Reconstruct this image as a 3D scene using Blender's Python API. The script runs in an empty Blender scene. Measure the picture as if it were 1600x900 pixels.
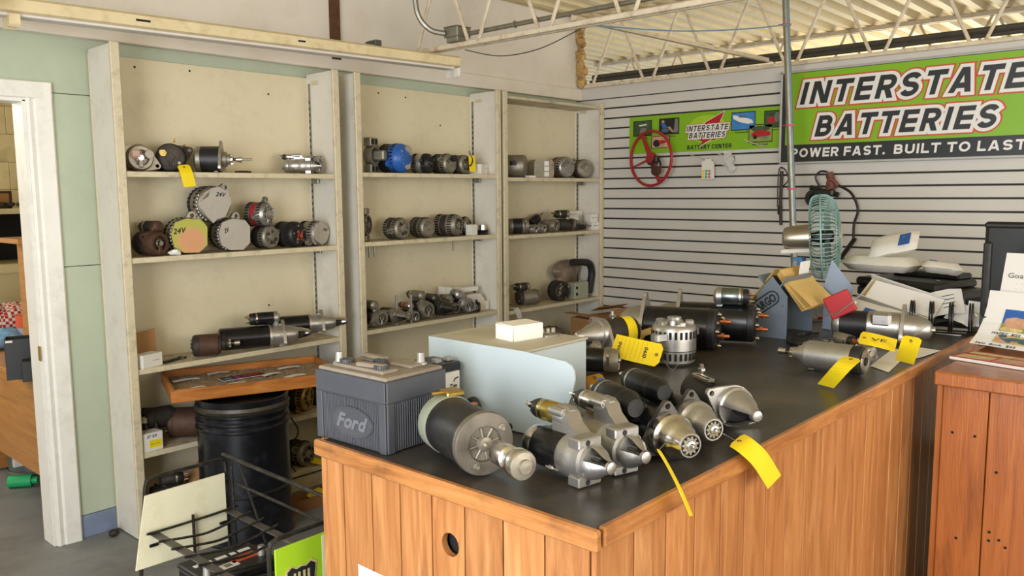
import bpy, math, random
from mathutils import Vector, Matrix
from mathutils.geometry import tessellate_polygon
random.seed(11)
SC = bpy.context.scene
COL = SC.collection
PI = math.pi
R = math.radians

# ------------------------------------------------------------------ camera
CF, CYAW, CPITCH, CROLL = 1289.4, R(47.966), R(6.592), R(-0.424)
CP = Vector((-5.361, -4.122, 1.65))
fw = Vector((math.sin(CYAW)*math.cos(CPITCH), math.cos(CYAW)*math.cos(CPITCH), -math.sin(CPITCH)))
_r = Vector((math.cos(CYAW), -math.sin(CYAW), 0)); _u = _r.cross(fw)
rt = _r*math.cos(CROLL)+_u*math.sin(CROLL); up = _u*math.cos(CROLL)-_r*math.sin(CROLL)
cam_d = bpy.data.cameras.new('camera'); cam = bpy.data.objects.new('camera', cam_d); COL.objects.link(cam)
cam_d.sensor_width = 36; cam_d.lens = CF/1600*36; cam_d.clip_start = .05
mw = Matrix((rt, up, -fw)).transposed().to_4x4(); mw.translation = CP; cam.matrix_world = mw
SC.camera = cam

# ------------------------------------------------------------------ world, lamps, exposure
SC.view_settings.view_transform = 'Standard'; SC.view_settings.look = 'None'
SC.view_settings.gamma = 1; SC.view_settings.use_curve_mapping = False
SC.view_settings.exposure = 0.62
w = bpy.data.worlds.new('sky'); SC.world = w; w.use_nodes = True
wb = w.node_tree.nodes['Background']; wb.inputs['Color'].default_value = (.80, .88, 1, 1); wb.inputs['Strength'].default_value = 1.0
SC.cycles.use_denoising = True
SC.cycles.max_bounces = 8; SC.cycles.sample_clamp_indirect = 6
def area(name, loc, target, sx, sy, power, col):
    l = bpy.data.lights.new(name, 'AREA'); l.shape = 'RECTANGLE'; l.size = sx; l.size_y = sy; l.energy = power; l.color = col
    o = bpy.data.objects.new(name, l); COL.objects.link(o); o.location = loc
    o.rotation_euler = (Vector(target)-Vector(loc)).to_track_quat('-Z', 'Z').to_euler()
    return o
area('daylight_shop_window_left', (-7.05, -3.6, 1.55), (-3, -3.2, 1.35), 3.6, 1.9, 145, (.91, .95, 1))
area('daylight_shop_window_front', (-3.2, -6.9, 1.6), (-2.6, -1, 1.5), 5.0, 1.9, 82, (1, .90, .74))
area('daylight_next_bay', (3.2, -1.5, 1.7), (1.2, -1.3, 3.0), 3.0, 1.4, 40, (1, .84, .52))
area('daylight_office', (-5.3, 2.0, 2.3), (-4.0, .9, .9), 1.2, 1.0, 26, (1, .93, .8))

# ------------------------------------------------------------------ placement helpers (real points on real planes)
def at(px, py, ax, val):
    d = fw+rt*((px-800)/CF)-up*((py-450)/CF); i = 'xyz'.index(ax)
    return CP+d*((val-CP[i])/d[i])
def xat(px, y, z):            # x of the point at depth y, height z seen in column px
    n = rt*CF-fw*(px-800); return CP.x-(n.y*(y-CP.y)+n.z*(z-CP.z))/n.x
def yat(px, x, z):
    n = rt*CF-fw*(px-800); return CP.y-(n.x*(x-CP.x)+n.z*(z-CP.z))/n.y

# ------------------------------------------------------------------ materials
def lin(h):
    h = h.lstrip('#'); c = [int(h[i:i+2], 16)/255 for i in (0, 2, 4)]
    return tuple((x/12.92 if x <= .04045 else ((x+.055)/1.055)**2.4) for x in c)
def mat(name, col, rough=.5, metal=0, var=.12, sc=18, dirt=None, bump=0, bsc=60, stretch=(1, 1, 1), coat=0, alpha=1, rnd=0, trans=0):
    m = bpy.data.materials.new(name); m.use_nodes = True; t = m.node_tree; N = t.nodes; L = t.links
    b = N['Principled BSDF']; b.inputs['Roughness'].default_value = rough; b.inputs['Metallic'].default_value = metal
    c = lin(col)
    tc = N.new('ShaderNodeTexCoord'); mp = N.new('ShaderNodeMapping'); mp.inputs['Scale'].default_value = stretch
    L.new(tc.outputs['Object'], mp.inputs['Vector'])
    src = mp.outputs['Vector']
    if rnd:
        oi = N.new('ShaderNodeObjectInfo'); va = N.new('ShaderNodeVectorMath'); va.operation = 'ADD'
        mu = N.new('ShaderNodeVectorMath'); mu.operation = 'SCALE'; mu.inputs[0].default_value = (7, 13, 17)
        L.new(oi.outputs['Random'], mu.inputs['Scale']); L.new(src, va.inputs[0]); L.new(mu.outputs[0], va.inputs[1]); src = va.outputs[0]
    nz = N.new('ShaderNodeTexNoise'); nz.inputs['Scale'].default_value = sc; nz.inputs['Detail'].default_value = 5; nz.inputs['Roughness'].default_value = .6
    L.new(src, nz.inputs['Vector'])
    rp = N.new('ShaderNodeValToRGB'); e = rp.color_ramp.elements
    e[0].position = .3; e[1].position = .7
    e[0].color = tuple(x*(1-var) for x in c)+(1,); e[1].color = tuple(min(1, x*(1+var)) for x in c)+(1,)
    L.new(nz.outputs['Fac'], rp.inputs['Fac']); out = rp.outputs['Color']
    if rnd:
        hs = N.new('ShaderNodeHueSaturation'); mr = N.new('ShaderNodeMapRange'); mr.inputs['To Min'].default_value = 1-rnd; mr.inputs['To Max'].default_value = 1+rnd
        L.new(oi.outputs['Random'], mr.inputs['Value']); L.new(mr.outputs[0], hs.inputs['Value']); L.new(out, hs.inputs['Color']); out = hs.outputs['Color']
    if dirt:
        dc, amt, ds = dirt
        n2 = N.new('ShaderNodeTexNoise'); n2.inputs['Scale'].default_value = ds; n2.inputs['Detail'].default_value = 7; n2.inputs['Roughness'].default_value = .7
        L.new(tc.outputs['Object'], n2.inputs['Vector'])
        r2 = N.new('ShaderNodeValToRGB'); r2.color_ramp.elements[0].position = .5; r2.color_ramp.elements[1].position = .72
        r2.color_ramp.elements[0].color = (0, 0, 0, 1); r2.color_ramp.elements[1].color = (amt, amt, amt, 1)
        mx = N.new('ShaderNodeMixRGB'); mx.inputs[2].default_value = lin(dc)+(1,)
        L.new(n2.outputs['Fac'], r2.inputs['Fac']); L.new(r2.outputs['Color'], mx.inputs[0]); L.new(out, mx.inputs[1]); out = mx.outputs[0]
    L.new(out, b.inputs['Base Color'])
    if bump:
        bp = N.new('ShaderNodeBump'); bp.inputs['Strength'].default_value = bump; bp.inputs['Distance'].default_value = .004
        n3 = N.new('ShaderNodeTexNoise'); n3.inputs['Scale'].default_value = bsc; n3.inputs['Detail'].default_value = 4
        L.new(src, n3.inputs['Vector']); L.new(n3.outputs['Fac'], bp.inputs['Height']); L.new(bp.outputs['Normal'], b.inputs['Normal'])
    if coat: b.inputs['Coat Weight'].default_value = coat; b.inputs['Coat Roughness'].default_value = .15
    if trans: b.inputs['Transmission Weight'].default_value = trans
    if alpha < 1: b.inputs['Alpha'].default_value = alpha
    return m
def wood(name, a, bcol, dark, stretch, rough=.38, rnd=.12, dirt=None):
    m = mat(name, a, rough, 0, .1, 4, dirt, .25, 30, stretch, .25, rnd=rnd)
    t = m.node_tree; N = t.nodes; L = t.links
    rp = [n for n in N if n.type == 'VALTORGB'][0]; e = rp.color_ramp.elements
    e[0].position = .25; e[1].position = .75; e[0].color = lin(dark)+(1,); e[1].color = lin(bcol)+(1,)
    k = rp.color_ramp.elements.new(.5); k.color = lin(a)+(1,)
    nz = [n for n in N if n.type == 'TEX_NOISE'][0]; nz.inputs['Distortion'].default_value = 1.2; nz.inputs['Detail'].default_value = 8
    return m
GRIME = ('#4a4234', .45, 9)
m_floor = mat('painted_concrete', '#7d7d7c', .55, 0, .12, 3, ('#57534c', .7, 2.2), .15, 30)
m_green = mat('pale_green_wallboard', '#b2baa3', .6, 0, .05, 3, ('#98a08e', .35, 4))
m_blue = mat('blue_grey_base_paint', '#7c88a0', .6, 0, .1, 8, ('#5b606e', .6, 6))
m_white = mat('white_gloss_paint', '#e9e6dd', .45, 0, .04, 4, ('#a59a83', .3, 7))
m_dry = mat('drywall_white', '#e2d9cb', .8, 0, .035, 2, ('#c0b096', .3, 3))
m_case = mat('cream_bookcase_paint', '#d8ccac', .5, 0, .04, 3, ('#a3977b', .3, 6))
m_side = mat('white_side_paint', '#e2dccf', .5, 0, .04, 4, ('#a79c85', .3, 6))
m_edge = mat('worn_cream_edge', '#d3c6a6', .5, 0, .1, 14, ('#6a573a', .6, 14))
m_shelf = mat('dusty_shelf', '#c9bd9f', .65, 0, .12, 12, ('#6b604c', .75, 8))
m_slat = mat('slatwall_laminate', '#d3cec5', .5, 0, .025, 3)
m_groove = mat('slatwall_groove', '#2a2724', .6)
m_deck = mat('cream_roof_deck', '#dccb9c', .5, 0, .06, 5, ('#a08a5c', .45, 5))
m_joist = mat('cream_joist_paint', '#dccdb2', .5, 0, .08, 14, ('#8a5a35', .6, 15))
m_rust = mat('rusty_steel', '#5a3c26', .75, .2, .3, 20, ('#2d1d14', .6, 9), .3)
m_galv = mat('galvanised_conduit', '#9a9789', .42, .7, .12, 30, ('#6c5b40', .4, 12))
m_dpipe = mat('dark_conduit', '#55514a', .45, .5, .15, 20)
m_foam = mat('tan_foam', '#b8945c', .9, 0, .35, 16, ('#5d4526', .8, 14), .6, 40)
m_light = mat('yellowed_fixture', '#d9c79c', .45, 0, .07, 8, ('#a48650', .5, 12))
m_lightw = mat('fixture_underside', '#d9d0c8', .5, 0, .05, 5)
m_board = wood('pine_board', '#b47845', '#cb935f', '#8e552c', (6, 6, .55), .36, .10)
m_board2 = wood('dark_pine_board', '#a05a26', '#b06a30', '#7d431b', (6, 6, .55), .33, .06)
m_boardx = wood('pine_rail', '#b0743f', '#c68a50', '#85502a', (.6, 6, 8), .36, .06, ('#5a3a20', .5, 9))
m_boardy = wood('pine_rail_y', '#b0743f', '#c68a50', '#85502a', (6, .6, 8), .36, .06, ('#5a3a20', .5, 9))
m_ctop = mat('black_counter_laminate', '#3a3632', .36, 0, .2, 5, ('#6b5c49', .55, 3.2), .08, 60)
m_dark = mat('dark_gap', '#15110d', .9)
m_blk = mat('gloss_black_paint', '#131316', .28, .1, .2, 20, ('#3c3a36', .3, 16))
m_blk2 = mat('satin_black', '#1d1c1d', .45, .1, .2, 20, ('#4a443b', .35, 14))
m_plast = mat('black_plastic', '#1a1918', .42, 0, .15, 16)
m_batt = mat('dark_battery_plastic', '#47484e', .48, 0, .08, 14, ('#5c5954', .4, 10))
m_dust = mat('dusty_plastic', '#8b7f70', .7, 0, .15, 14, ('#5a5048', .6, 9))
m_lead = mat('lead_post', '#a9a59e', .5, .6, .2, 40)
m_alu = mat('cast_aluminium', '#b5b2ad', .36, .85, .1, 40, ('#807c74', .3, 20), .12, 200)
m_alum = mat('bright_machined', '#d2cfc9', .22, 1, .06, 40)
m_alud = mat('dirty_aluminium', '#989182', .48, .7, .18, 30, ('#4d4538', .6, 18), .2, 120)
m_steel = mat('dark_steel', '#5b5853', .42, .8, .2, 30, ('#3a332a', .5, 16))
m_iron = mat('greasy_iron', '#3a342e', .6, .45, .3, 24, ('#6d5c48', .5, 14), .2)
m_brown = mat('rust_brown_metal', '#54392a', .65, .3, .25, 18, ('#2a2019', .6, 12), .2)
m_gold = mat('gold_zinc', '#b9a14f', .28, .9, .1, 20)
m_irid = mat('iridescent_zinc', '#7d8a86', .25, .9, .2, 8, ('#8a6a80', .6, 9))
m_sage = mat('sage_paint', '#a8ac96', .4, .2, .06, 20, ('#6d6a58', .3, 20))
m_cop = mat('copper', '#b9714a', .35, .9, .1, 20)
m_brass = mat('brass', '#b3954f', .35, .9, .15, 30)
m_blued = mat('blue_paint', '#2a5fae', .35, 0, .12, 20, ('#1d3566', .4, 20))
m_yel = mat('yellow_tag_card', '#f2d514', .6, 0, .04, 10)
m_orng = mat('orange_tag_card', '#d59a2c', .7, 0, .08, 10)
m_ring = mat('brown_grommet', '#8a5a36', .6)
m_wire = mat('twist_wire', '#b9b4a8', .4, .8)
m_cover = mat('grey_cover_film', '#a9a193', .5, 0, .04, 10, ('#7d7465', .3, 12))
m_ink = mat('ink', '#1e1c20', .7)
m_grn = mat('sign_green', '#84b61c', .4, 0, .03, 3)
m_grnl = mat('rack_panel_green', '#a6cc2a', .35, 0, .03, 3)
m_signk = mat('sign_black', '#26292b', .4, 0, .06, 5)
m_signw = mat('sign_white', '#ece8e2', .45, 0, .02, 5)
m_signr = mat('sign_red_orange', '#c9502e', .45, 0, .04, 5)
m_red = mat('red_paint', '#a6262b', .42, 0, .12, 12, ('#701d20', .4, 14))
m_redp = mat('red_plastic', '#b51c22', .45, 0, .05, 12)
m_card = mat('cardboard', '#a57a4d', .8, 0, .08, 8)
m_cardd = mat('dark_cardboard', '#8a5f38', .8, 0, .08, 8)
m_frame = mat('light_metal_frame', '#b9b7b0', .45, .2, .06, 12)
m_paper = mat('white_paper', '#ece9e4', .7, 0, .02, 5)
m_boxw = mat('white_carton', '#e6e1d6', .65, 0, .03, 5)
m_man = mat('manila', '#cfae69', .7, 0, .06, 20)
m_cabl = mat('pale_blue_grey_cabinet', '#b9c4c6', .4, .1, .03, 3, ('#939b98', .2, 4))
m_cabt = mat('dusty_cabinet_top', '#b5ad98', .65, 0, .08, 6, ('#8a7d66', .4, 5))
m_rackb = mat('blue_grey_sheet_metal', '#7b8794', .4, .3, .06, 8)
m_fang = mat('aqua_fan_guard', '#86aaa6', .45, .2, .08, 12)
m_fanm = mat('nickel_motor_cover', '#a99f8c', .3, .8, .12, 6)
m_fanb = mat('aqua_blade', '#6f938f', .35, 0, .06, 8, alpha=.85)
m_fanbase = mat('grey_fan_base', '#9d9a90', .5)
m_fblue = mat('blue_bracket', '#4d86b8', .45)
m_blabel = mat('blue_label', '#2f62b0', .5)
m_tray = wood('orange_tray_wood', '#b5702f', '#c98642', '#8a4f22', (1, 6, 6), .4, 0)
m_grit = mat('sawdust_grit', '#a88f70', .95, 0, .4, 60, ('#3d3024', .7, 30), .8, 120)
m_cream = mat('cream_panel', '#e3dcbc', .45, 0, .04, 5, ('#b3a56a', .35, 7))
m_rackw = mat('dark_rack_wire', '#35322f', .4, .6, .2, 30, ('#7a756c', .4, 30))
m_rackf = mat('worn_flat_bar', '#5a5753', .45, .5, .2, 20, ('#8c8982', .5, 14))
m_cinder = mat('cinder_block', '#d6c79c', .85, 0, .10, 5, ('#7d6b48', .75, 2.2), .3, 40, rnd=.04)
m_desk = wood('desk_veneer', '#b3793b', '#c18747', '#94602c', (3, .6, 6), .4, 0)
m_file = mat('cream_file_drawer', '#cabc92', .5, 0, .05, 4)
m_glass = mat('window_glass', '#ffffff', .02, 0, 0, trans=1)
m_clear = mat('clear_bag', '#f2f0ec', .12, 0, .05, 30, alpha=.42)
m_brbag = mat('brown_tinted_bag', '#7c6a58', .2, 0, .3, 9, ('#b5a594', .6, 10), .8, 18)
m_rubber = mat('black_rubber', '#1f1d1b', .55, 0, .2, 20)
m_strap = mat('brown_leather_strap', '#6d4030', .6, 0, .2, 20)
m_purple = mat('purple_box', '#a53d9c', .6)
m_plaid = mat('red_check_cloth', '#b8584a', .85, 0, .2, 60)
_n = m_plaid.node_tree; _c = _n.nodes.new('ShaderNodeTexChecker'); _c.inputs['Scale'].default_value = 55; _c.inputs['Color1'].default_value = lin('#a8322c')+(1,); _c.inputs['Color2'].default_value = lin('#e0cfc4')+(1,)
_n.links.new([n for n in _n.nodes if n.type == 'TEX_COORD'][0].outputs['Object'], _c.inputs['Vector']); _n.links.new(_c.outputs['Color'], _n.nodes['Principled BSDF'].inputs['Base Color'])
m_bluebag = mat('blue_bag', '#6f9cc4', .5, 0, .3, 20, ('#c8bd63', .7, 12))
m_bucket = mat('green_grey_bucket', '#5c6863', .45, .2, .1, 12)
m_gplast = mat('green_plastic', '#24b06a', .45)
m_pink = mat('pink_tape', '#d8577a', .6)
m_bwire = mat('blue_wire', '#6f93a8', .5)

# ------------------------------------------------------------------ geometry collector: one G = one mesh object
class G:
    def __init__(s, M=None): s.V = []; s.F = []; s.I = []; s.T = M or Matrix(); s.mi = 0
    def add(s, vs, fs):
        o = len(s.V); s.V += [tuple(s.T @ Vector(v)) for v in vs]
        s.F += [[o+i for i in f] for f in fs]; s.I += [s.mi]*len(fs); return s
    def box(s, c, d, b=0, M=None):
        hx, hy, hz = d[0]/2, d[1]/2, d[2]/2; b = min(b, hx*.95, hy*.95, hz*.95); vs = []; fs = []
        P = lambda x, y, z: (c[0]+x, c[1]+y, c[2]+z)
        if b <= 0:
            vs = [P(x, y, z) for x in (-hx, hx) for y in (-hy, hy) for z in (-hz, hz)]
            fs = [(0, 1, 3, 2), (4, 6, 7, 5), (0, 4, 5, 1), (2, 3, 7, 6), (0, 2, 6, 4), (1, 5, 7, 3)]
        else:
            id = {}
            for sx in (-1, 1):
                for sy in (-1, 1):
                    for sz in (-1, 1):
                        for a in range(3):
                            q = [sx*(hx-b), sy*(hy-b), sz*(hz-b)]; q[a] = (sx*hx, sy*hy, sz*hz)[a]
                            id[sx, sy, sz, a] = len(vs); vs.append(P(*q))
            def quad(ks): fs.append([id[k] for k in ks])
            for a in range(3):
                o1, o2 = [i for i in range(3) if i != a]
                for sg in (-1, 1):
                    ks = []
                    for p, q in ((-1, -1), (1, -1), (1, 1), (-1, 1)):
                        k = [0, 0, 0]; k[a] = sg; k[o1] = p; k[o2] = q; ks.append((*k, a))
                    quad(ks if (sg > 0) == (a != 1) else ks[::-1])
            for a in range(3):
                o1, o2 = [i for i in range(3) if i != a]
                for p in (-1, 1):
                    for q in (-1, 1):
                        k0 = [0, 0, 0]; k0[a] = -1; k0[o1] = p; k0[o2] = q; k1 = list(k0); k1[a] = 1
                        quad([(*k0, o1), (*k1, o1), (*k1, o2), (*k0, o2)])
            for sx in (-1, 1):
                for sy in (-1, 1):
                    for sz in (-1, 1): quad([(sx, sy, sz, 0), (sx, sy, sz, 1), (sx, sy, sz, 2)])
        if M: vs = [tuple(M @ Vector(v)) for v in vs]
        return s.add(vs, fs)
    def lathe(s, prof, n=24, a0=0, a1=2*PI, c=(0, 0, 0), axis='X', cap=True):
        full = abs(a1-a0-2*PI) < 1e-6; k = n if full else n+1; vs = []; fs = []
        for a, r in prof:
            for i in range(k):
                t = a0+(a1-a0)*i/n; q = (a, r*math.cos(t), r*math.sin(t))
                if axis == 'Z': q = (q[1], q[2], q[0])
                vs.append((c[0]+q[0], c[1]+q[1], c[2]+q[2]))
        m = len(prof)
        for j in range(m-1):
            for i in range(n):
                i2 = (i+1) % k if full else i+1
                fs.append((j*k+i, (j+1)*k+i, (j+1)*k+i2, j*k+i2))
        if full and cap:
            if prof[0][1] > 1e-5: fs.append(list(range(k)))
            if prof[-1][1] > 1e-5: fs.append([(m-1)*k+i for i in range(k)][::-1])
        return s.add(vs, fs)
    def cyl(s, p, q, r, n=12, r1=None):
        p = Vector(p); q = Vector(q); d = q-p; l = d.length; M = d.to_track_quat('X', 'Z').to_matrix().to_4x4(); M.translation = p
        T = s.T; s.T = T @ M; s.lathe([(0, r), (l, r if r1 is None else r1)], n); s.T = T; return s
    def tube(s, pts, r, n=8, closed=False, cap=True):
        P = [Vector(p) for p in pts]; m = len(P); vs = []; fs = []; prev = None
        for i in range(m):
            a = P[(i-1) % m] if (closed or i) else P[0]; b = P[(i+1) % m] if (closed or i < m-1) else P[-1]
            t = (b-a).normalized()
            if prev is None:
                prev = t.orthogonal().normalized()
            prev = (prev-t*prev.dot(t)).normalized(); bn = t.cross(prev)
            for j in range(n):
                th = 2*PI*j/n; vs.append(P[i]+(prev*math.cos(th)+bn*math.sin(th))*r)
        for i in range(m if closed else m-1):
            i2 = (i+1) % m
            for j in range(n): fs.append((i*n+j, i*n+(j+1) % n, i2*n+(j+1) % n, i2*n+j))
        if not closed and cap: fs += [list(range(n))[::-1], [(m-1)*n+j for j in range(n)]]
        return s.add(vs, fs)
    def ball(s, c, r, n=12, sc=(1, 1, 1), jit=0):
        vs = []; fs = []; m = n//2
        for j in range(m+1):
            for i in range(n):
                a = PI*j/m; b = 2*PI*i/n; k = 1+random.uniform(-jit, jit)
                vs.append((c[0]+r*k*sc[0]*math.sin(a)*math.cos(b), c[1]+r*k*sc[1]*math.sin(a)*math.sin(b), c[2]+r*k*sc[2]*math.cos(a)))
        for j in range(m):
            for i in range(n): fs.append((j*n+i, (j+1)*n+i, (j+1)*n+(i+1) % n, j*n+(i+1) % n))
        return s.add(vs, fs)
    def prism(s, poly, h0, h1, holes=(), axis='X'):    # poly in the two other axes; X: (y,z)  Y: (x,z)  Z: (x,y)
        loops = [list(poly)]+[list(h) for h in holes]; flat = [p for l in loops for p in l]
        tr = tessellate_polygon([[Vector((p[0], p[1], 0)) for p in l] for l in loops]); n = len(flat)
        def P(p, h): return (h, p[0], p[1]) if axis == 'X' else ((p[0], h, p[1]) if axis == 'Y' else (p[0], p[1], h))
        vs = [P(p, h0) for p in flat]+[P(p, h1) for p in flat]
        fs = []
        for t in tr:
            a, b, c = [flat[i] for i in t]; ar = (b[0]-a[0])*(c[1]-a[1])-(b[1]-a[1])*(c[0]-a[0])
            t = list(t) if ar > 0 else list(t)[::-1]
            fs.append([i+n for i in t]); fs.append(t[::-1])
        o = 0
        for l in loops:
            k = len(l)
            for i in range(k): fs.append((o+i, o+(i+1) % k, n+o+(i+1) % k, n+o+i))
            o += k
        return s.add(vs, fs)
    def strip(s, pts, wv, th=.0008, taper=None):        # bent card: centre line, width vector(s)
        vs = []; fs = []; n = len(pts)
        for i, p in enumerate(pts):
            p = Vector(p); q = Vector(wv[i] if isinstance(wv, list) else wv)*(.5*(taper[i] if taper else 1))
            d = (Vector(pts[min(i+1, n-1)])-Vector(pts[max(i-1, 0)])); nn = d.cross(q).normalized()*th
            vs += [p-q, p+q, p+q+nn, p-q+nn]
        for i in range(n-1):
            a = 4*i; b = a+4
            fs += [(a, a+1, b+1, b), (a+3, b+3, b+2, a+2), (a, b, b+3, a+3), (a+1, a+2, b+2, b+1)]
        fs += [(0, 3, 2, 1), (4*n-4, 4*n-3, 4*n-2, 4*n-1)]
        return s.add(vs, fs)
    def mesh(s, name, mats, smooth=35):
        me = bpy.data.meshes.new(name); me.from_pydata(s.V, [], s.F)
        for m in (mats if isinstance(mats, (list, tuple)) else [mats]): me.materials.append(m)
        me.polygons.foreach_set('material_index', s.I)
        if smooth:
            me.polygons.foreach_set('use_smooth', [True]*len(s.F)); me.set_sharp_from_angle(angle=R(smooth))
        me.update(); return me
    def obj(s, name, mats, parent=None, smooth=35):
        return link(name, s.mesh(name, mats, smooth), parent)
def link(name, me, parent=None):
    o = bpy.data.objects.new(name, me); COL.objects.link(o)
    if parent: o.parent = parent
    return o
def tag(o, label=None, cat=None, group=None, kind=None):
    for k, v in (('label', label), ('category', cat), ('group', group), ('kind', kind)):
        if v: o[k] = v
    return o
def thing(name, label, cat, loc, rz=0, group=None, rot=None, sc=1):
    o = bpy.data.objects.new(name, None); COL.objects.link(o); o.empty_display_size = .05
    o.location = loc; o.rotation_euler = rot or (0, 0, rz); o.scale = (sc,)*3
    return tag(o, label, cat, group)
def circ(r, n=12, c=(0, 0), a0=0): return [(c[0]+r*math.cos(a0+2*PI*i/n), c[1]+r*math.sin(a0+2*PI*i/n)) for i in range(n)]
def rrect(w, h, r, n=3, c=(0, 0)):
    o = []
    for k, (sx, sy) in enumerate(((1, 1), (-1, 1), (-1, -1), (1, -1))):
        for i in range(n+1):
            a = PI/2*(k+i/n); o.append((c[0]+sx*(w/2-r)+r*math.cos(a), c[1]+sy*(h/2-r)+r*math.sin(a)))
    return o
def frame(o, u, v):             # matrix with columns u, v, u x v at o
    u = Vector(u).normalized(); v = Vector(v); v = (v-u*v.dot(u)).normalized(); M = Matrix((u, v, u.cross(v))).transposed().to_4x4(); M.translation = Vector(o); return M
def Tr(x, y, z): return Matrix.Translation((x, y, z))
def Rt(a, ax): return Matrix.Rotation(a, 4, ax)

# ------------------------------------------------------------------ lettering
_gl = {}
def glyph(ch):
    if ch not in _gl:
        c = bpy.data.curves.new('glyph', 'FONT'); c.body = ch; c.resolution_u = 3
        o = bpy.data.objects.new('glyph', c); COL.objects.link(o)
        dg = bpy.context.evaluated_depsgraph_get(); me = bpy.data.meshes.new_from_object(o.evaluated_get(dg))
        vs = [(v.co.x, v.co.y) for v in me.vertices]; fs = [list(p.vertices) for p in me.polygons]
        cnt = {}
        for f in fs:
            for i in range(len(f)): k = tuple(sorted((f[i], f[(i+1) % len(f)]))); cnt[k] = cnt.get(k, 0)+1
        bd = [k for k, n in cnt.items() if n == 1]
        bpy.data.objects.remove(o); bpy.data.curves.remove(c); bpy.data.meshes.remove(me)
        _gl[ch] = (vs, fs, bd)
    return _gl[ch]
def text_layout(s, width, height, shear=0, gap=.1, slope=0):
    x = 0; out = []; H = .73
    for ch in s:
        if ch == ' ': x += .3; continue
        vs, fs, bd = glyph(ch); x0 = min(v[0] for v in vs); x1 = max(v[0] for v in vs)
        out.append(([(v[0]-x0+x, v[1]) for v in vs], fs, bd)); x += x1-x0+gap
    sx = width/(x-gap); sy = height/H
    return [([(v[0]*sx+v[1]*sy*shear, v[1]*sy+slope*v[0]*sx) for v in vs], fs, bd) for vs, fs, bd in out]
def letters(g, lay, w, z, fill=True):
    for n, (vs, fs, bd) in enumerate(lay):
        if fill: g.add([(x, y, z) for x, y in vs], fs)
        if w > 0:
            for k, (a, b) in enumerate(bd):
                p = Vector(vs[a]); q = Vector(vs[b]); d = q-p
                if d.length < 1e-7: continue
                d.normalize(); nn = Vector((-d.y, d.x))*w; zz = z-(k % 7+1)*4e-6-n % 2*3e-5
                g.add([(q.x+w*math.cos(t*PI/4), q.y+w*math.sin(t*PI/4), zz-2e-6) for t in range(8)], [list(range(8))])
                g.add([(*(p-nn), zz), (*(q-nn), zz), (*(q+nn), zz), (*(p+nn), zz)], [(0, 1, 2, 3)])
def text(s, M, width, height, m, parent, bold=0, shear=0, name='lettering', gap=.1, slope=0):
    g = G(M); letters(g, text_layout(s, width, height, shear, gap, slope), bold, 0); return g.obj(name, m, parent, 0)

# heavy block capitals from thick strokes (unit height, stem .22); 'S' marks straight strokes, 'C' curved ones
def _arc(cx, cy, rx, ry, a, b, n=10): return [(cx+rx*math.cos(R(a+(b-a)*i/n)), cy+ry*math.sin(R(a+(b-a)*i/n))) for i in range(n+1)]
_st = ('S', [(.11, .11), (.11, .89)])
BLOCK = {
 'I': (.22, [_st]), 'L': (.58, [_st, ('S', [(.11, .11), (.50, .11)])]),
 'N': (.76, [_st, ('S', [(.65, .11), (.65, .89)]), ('D', [(.155, 1), (.605, 0)])]),
 'T': (.68, [('S', [(.09, .89), (.59, .89)]), ('S', [(.34, .11), (.34, .89)])]),
 'E': (.62, [_st]+[('S', [(.11, y), (.52, y)]) for y in (.11, .5, .89)]),
 'F': (.60, [_st]+[('S', [(.11, y), (.50, y)]) for y in (.5, .89)]),
 'R': (.70, [_st, ('C', [(.11, .89)]+_arc(.38, .675, .20, .215, 90, -90)+[(.11, .46)]), ('D', [(.36, .46), (.575, 0)])]),
 'P': (.68, [_st, ('C', [(.11, .89)]+_arc(.36, .665, .20, .225, 90, -90)+[(.11, .44)])]),
 'B': (.70, [_st, ('C', [(.11, .89)]+_arc(.36, .70, .18, .19, 90, -90)+[(.11, .51)]), ('C', [(.11, .51)]+_arc(.39, .31, .19, .20, 90, -90)+[(.11, .11)])]),
 'S': (.70, [('C', _arc(.35, .695, .23, .195, 20, 255, 12)+[(.35, .5)]+_arc(.35, .305, .23, .195, 75, -160, 12))]),
 'A': (.80, [('D', [(.125, 0), (.375, 1)]), ('D', [(.675, 0), (.425, 1)]), ('N', [(.24, .28), (.56, .28)])]),
 'O': (.80, [('C', _arc(.40, .5, .29, .39, 0, 360, 26))]), 'C': (.74, [('C', _arc(.40, .5, .29, .39, 40, 320, 20))]),
 'U': (.72, [('C', [(.11, .97)]+_arc(.36, .36, .25, .25, 180, 360)+[(.61, .97)])]),
 'W': (1.06, [('D', [(.12, 1), (.31, 0)]), ('D', [(.31, 0), (.53, 1)]), ('D', [(.53, 1), (.75, 0)]), ('D', [(.75, 0), (.94, 1)])]),
 'Y': (.72, [('D', [(.12, 1), (.36, .40)]), ('D', [(.60, 1), (.36, .40)]), ('S', [(.36, .11), (.36, .42)])]),
 '.': (.24, [('S', [(.12, .115), (.12, .125)])])}
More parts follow.
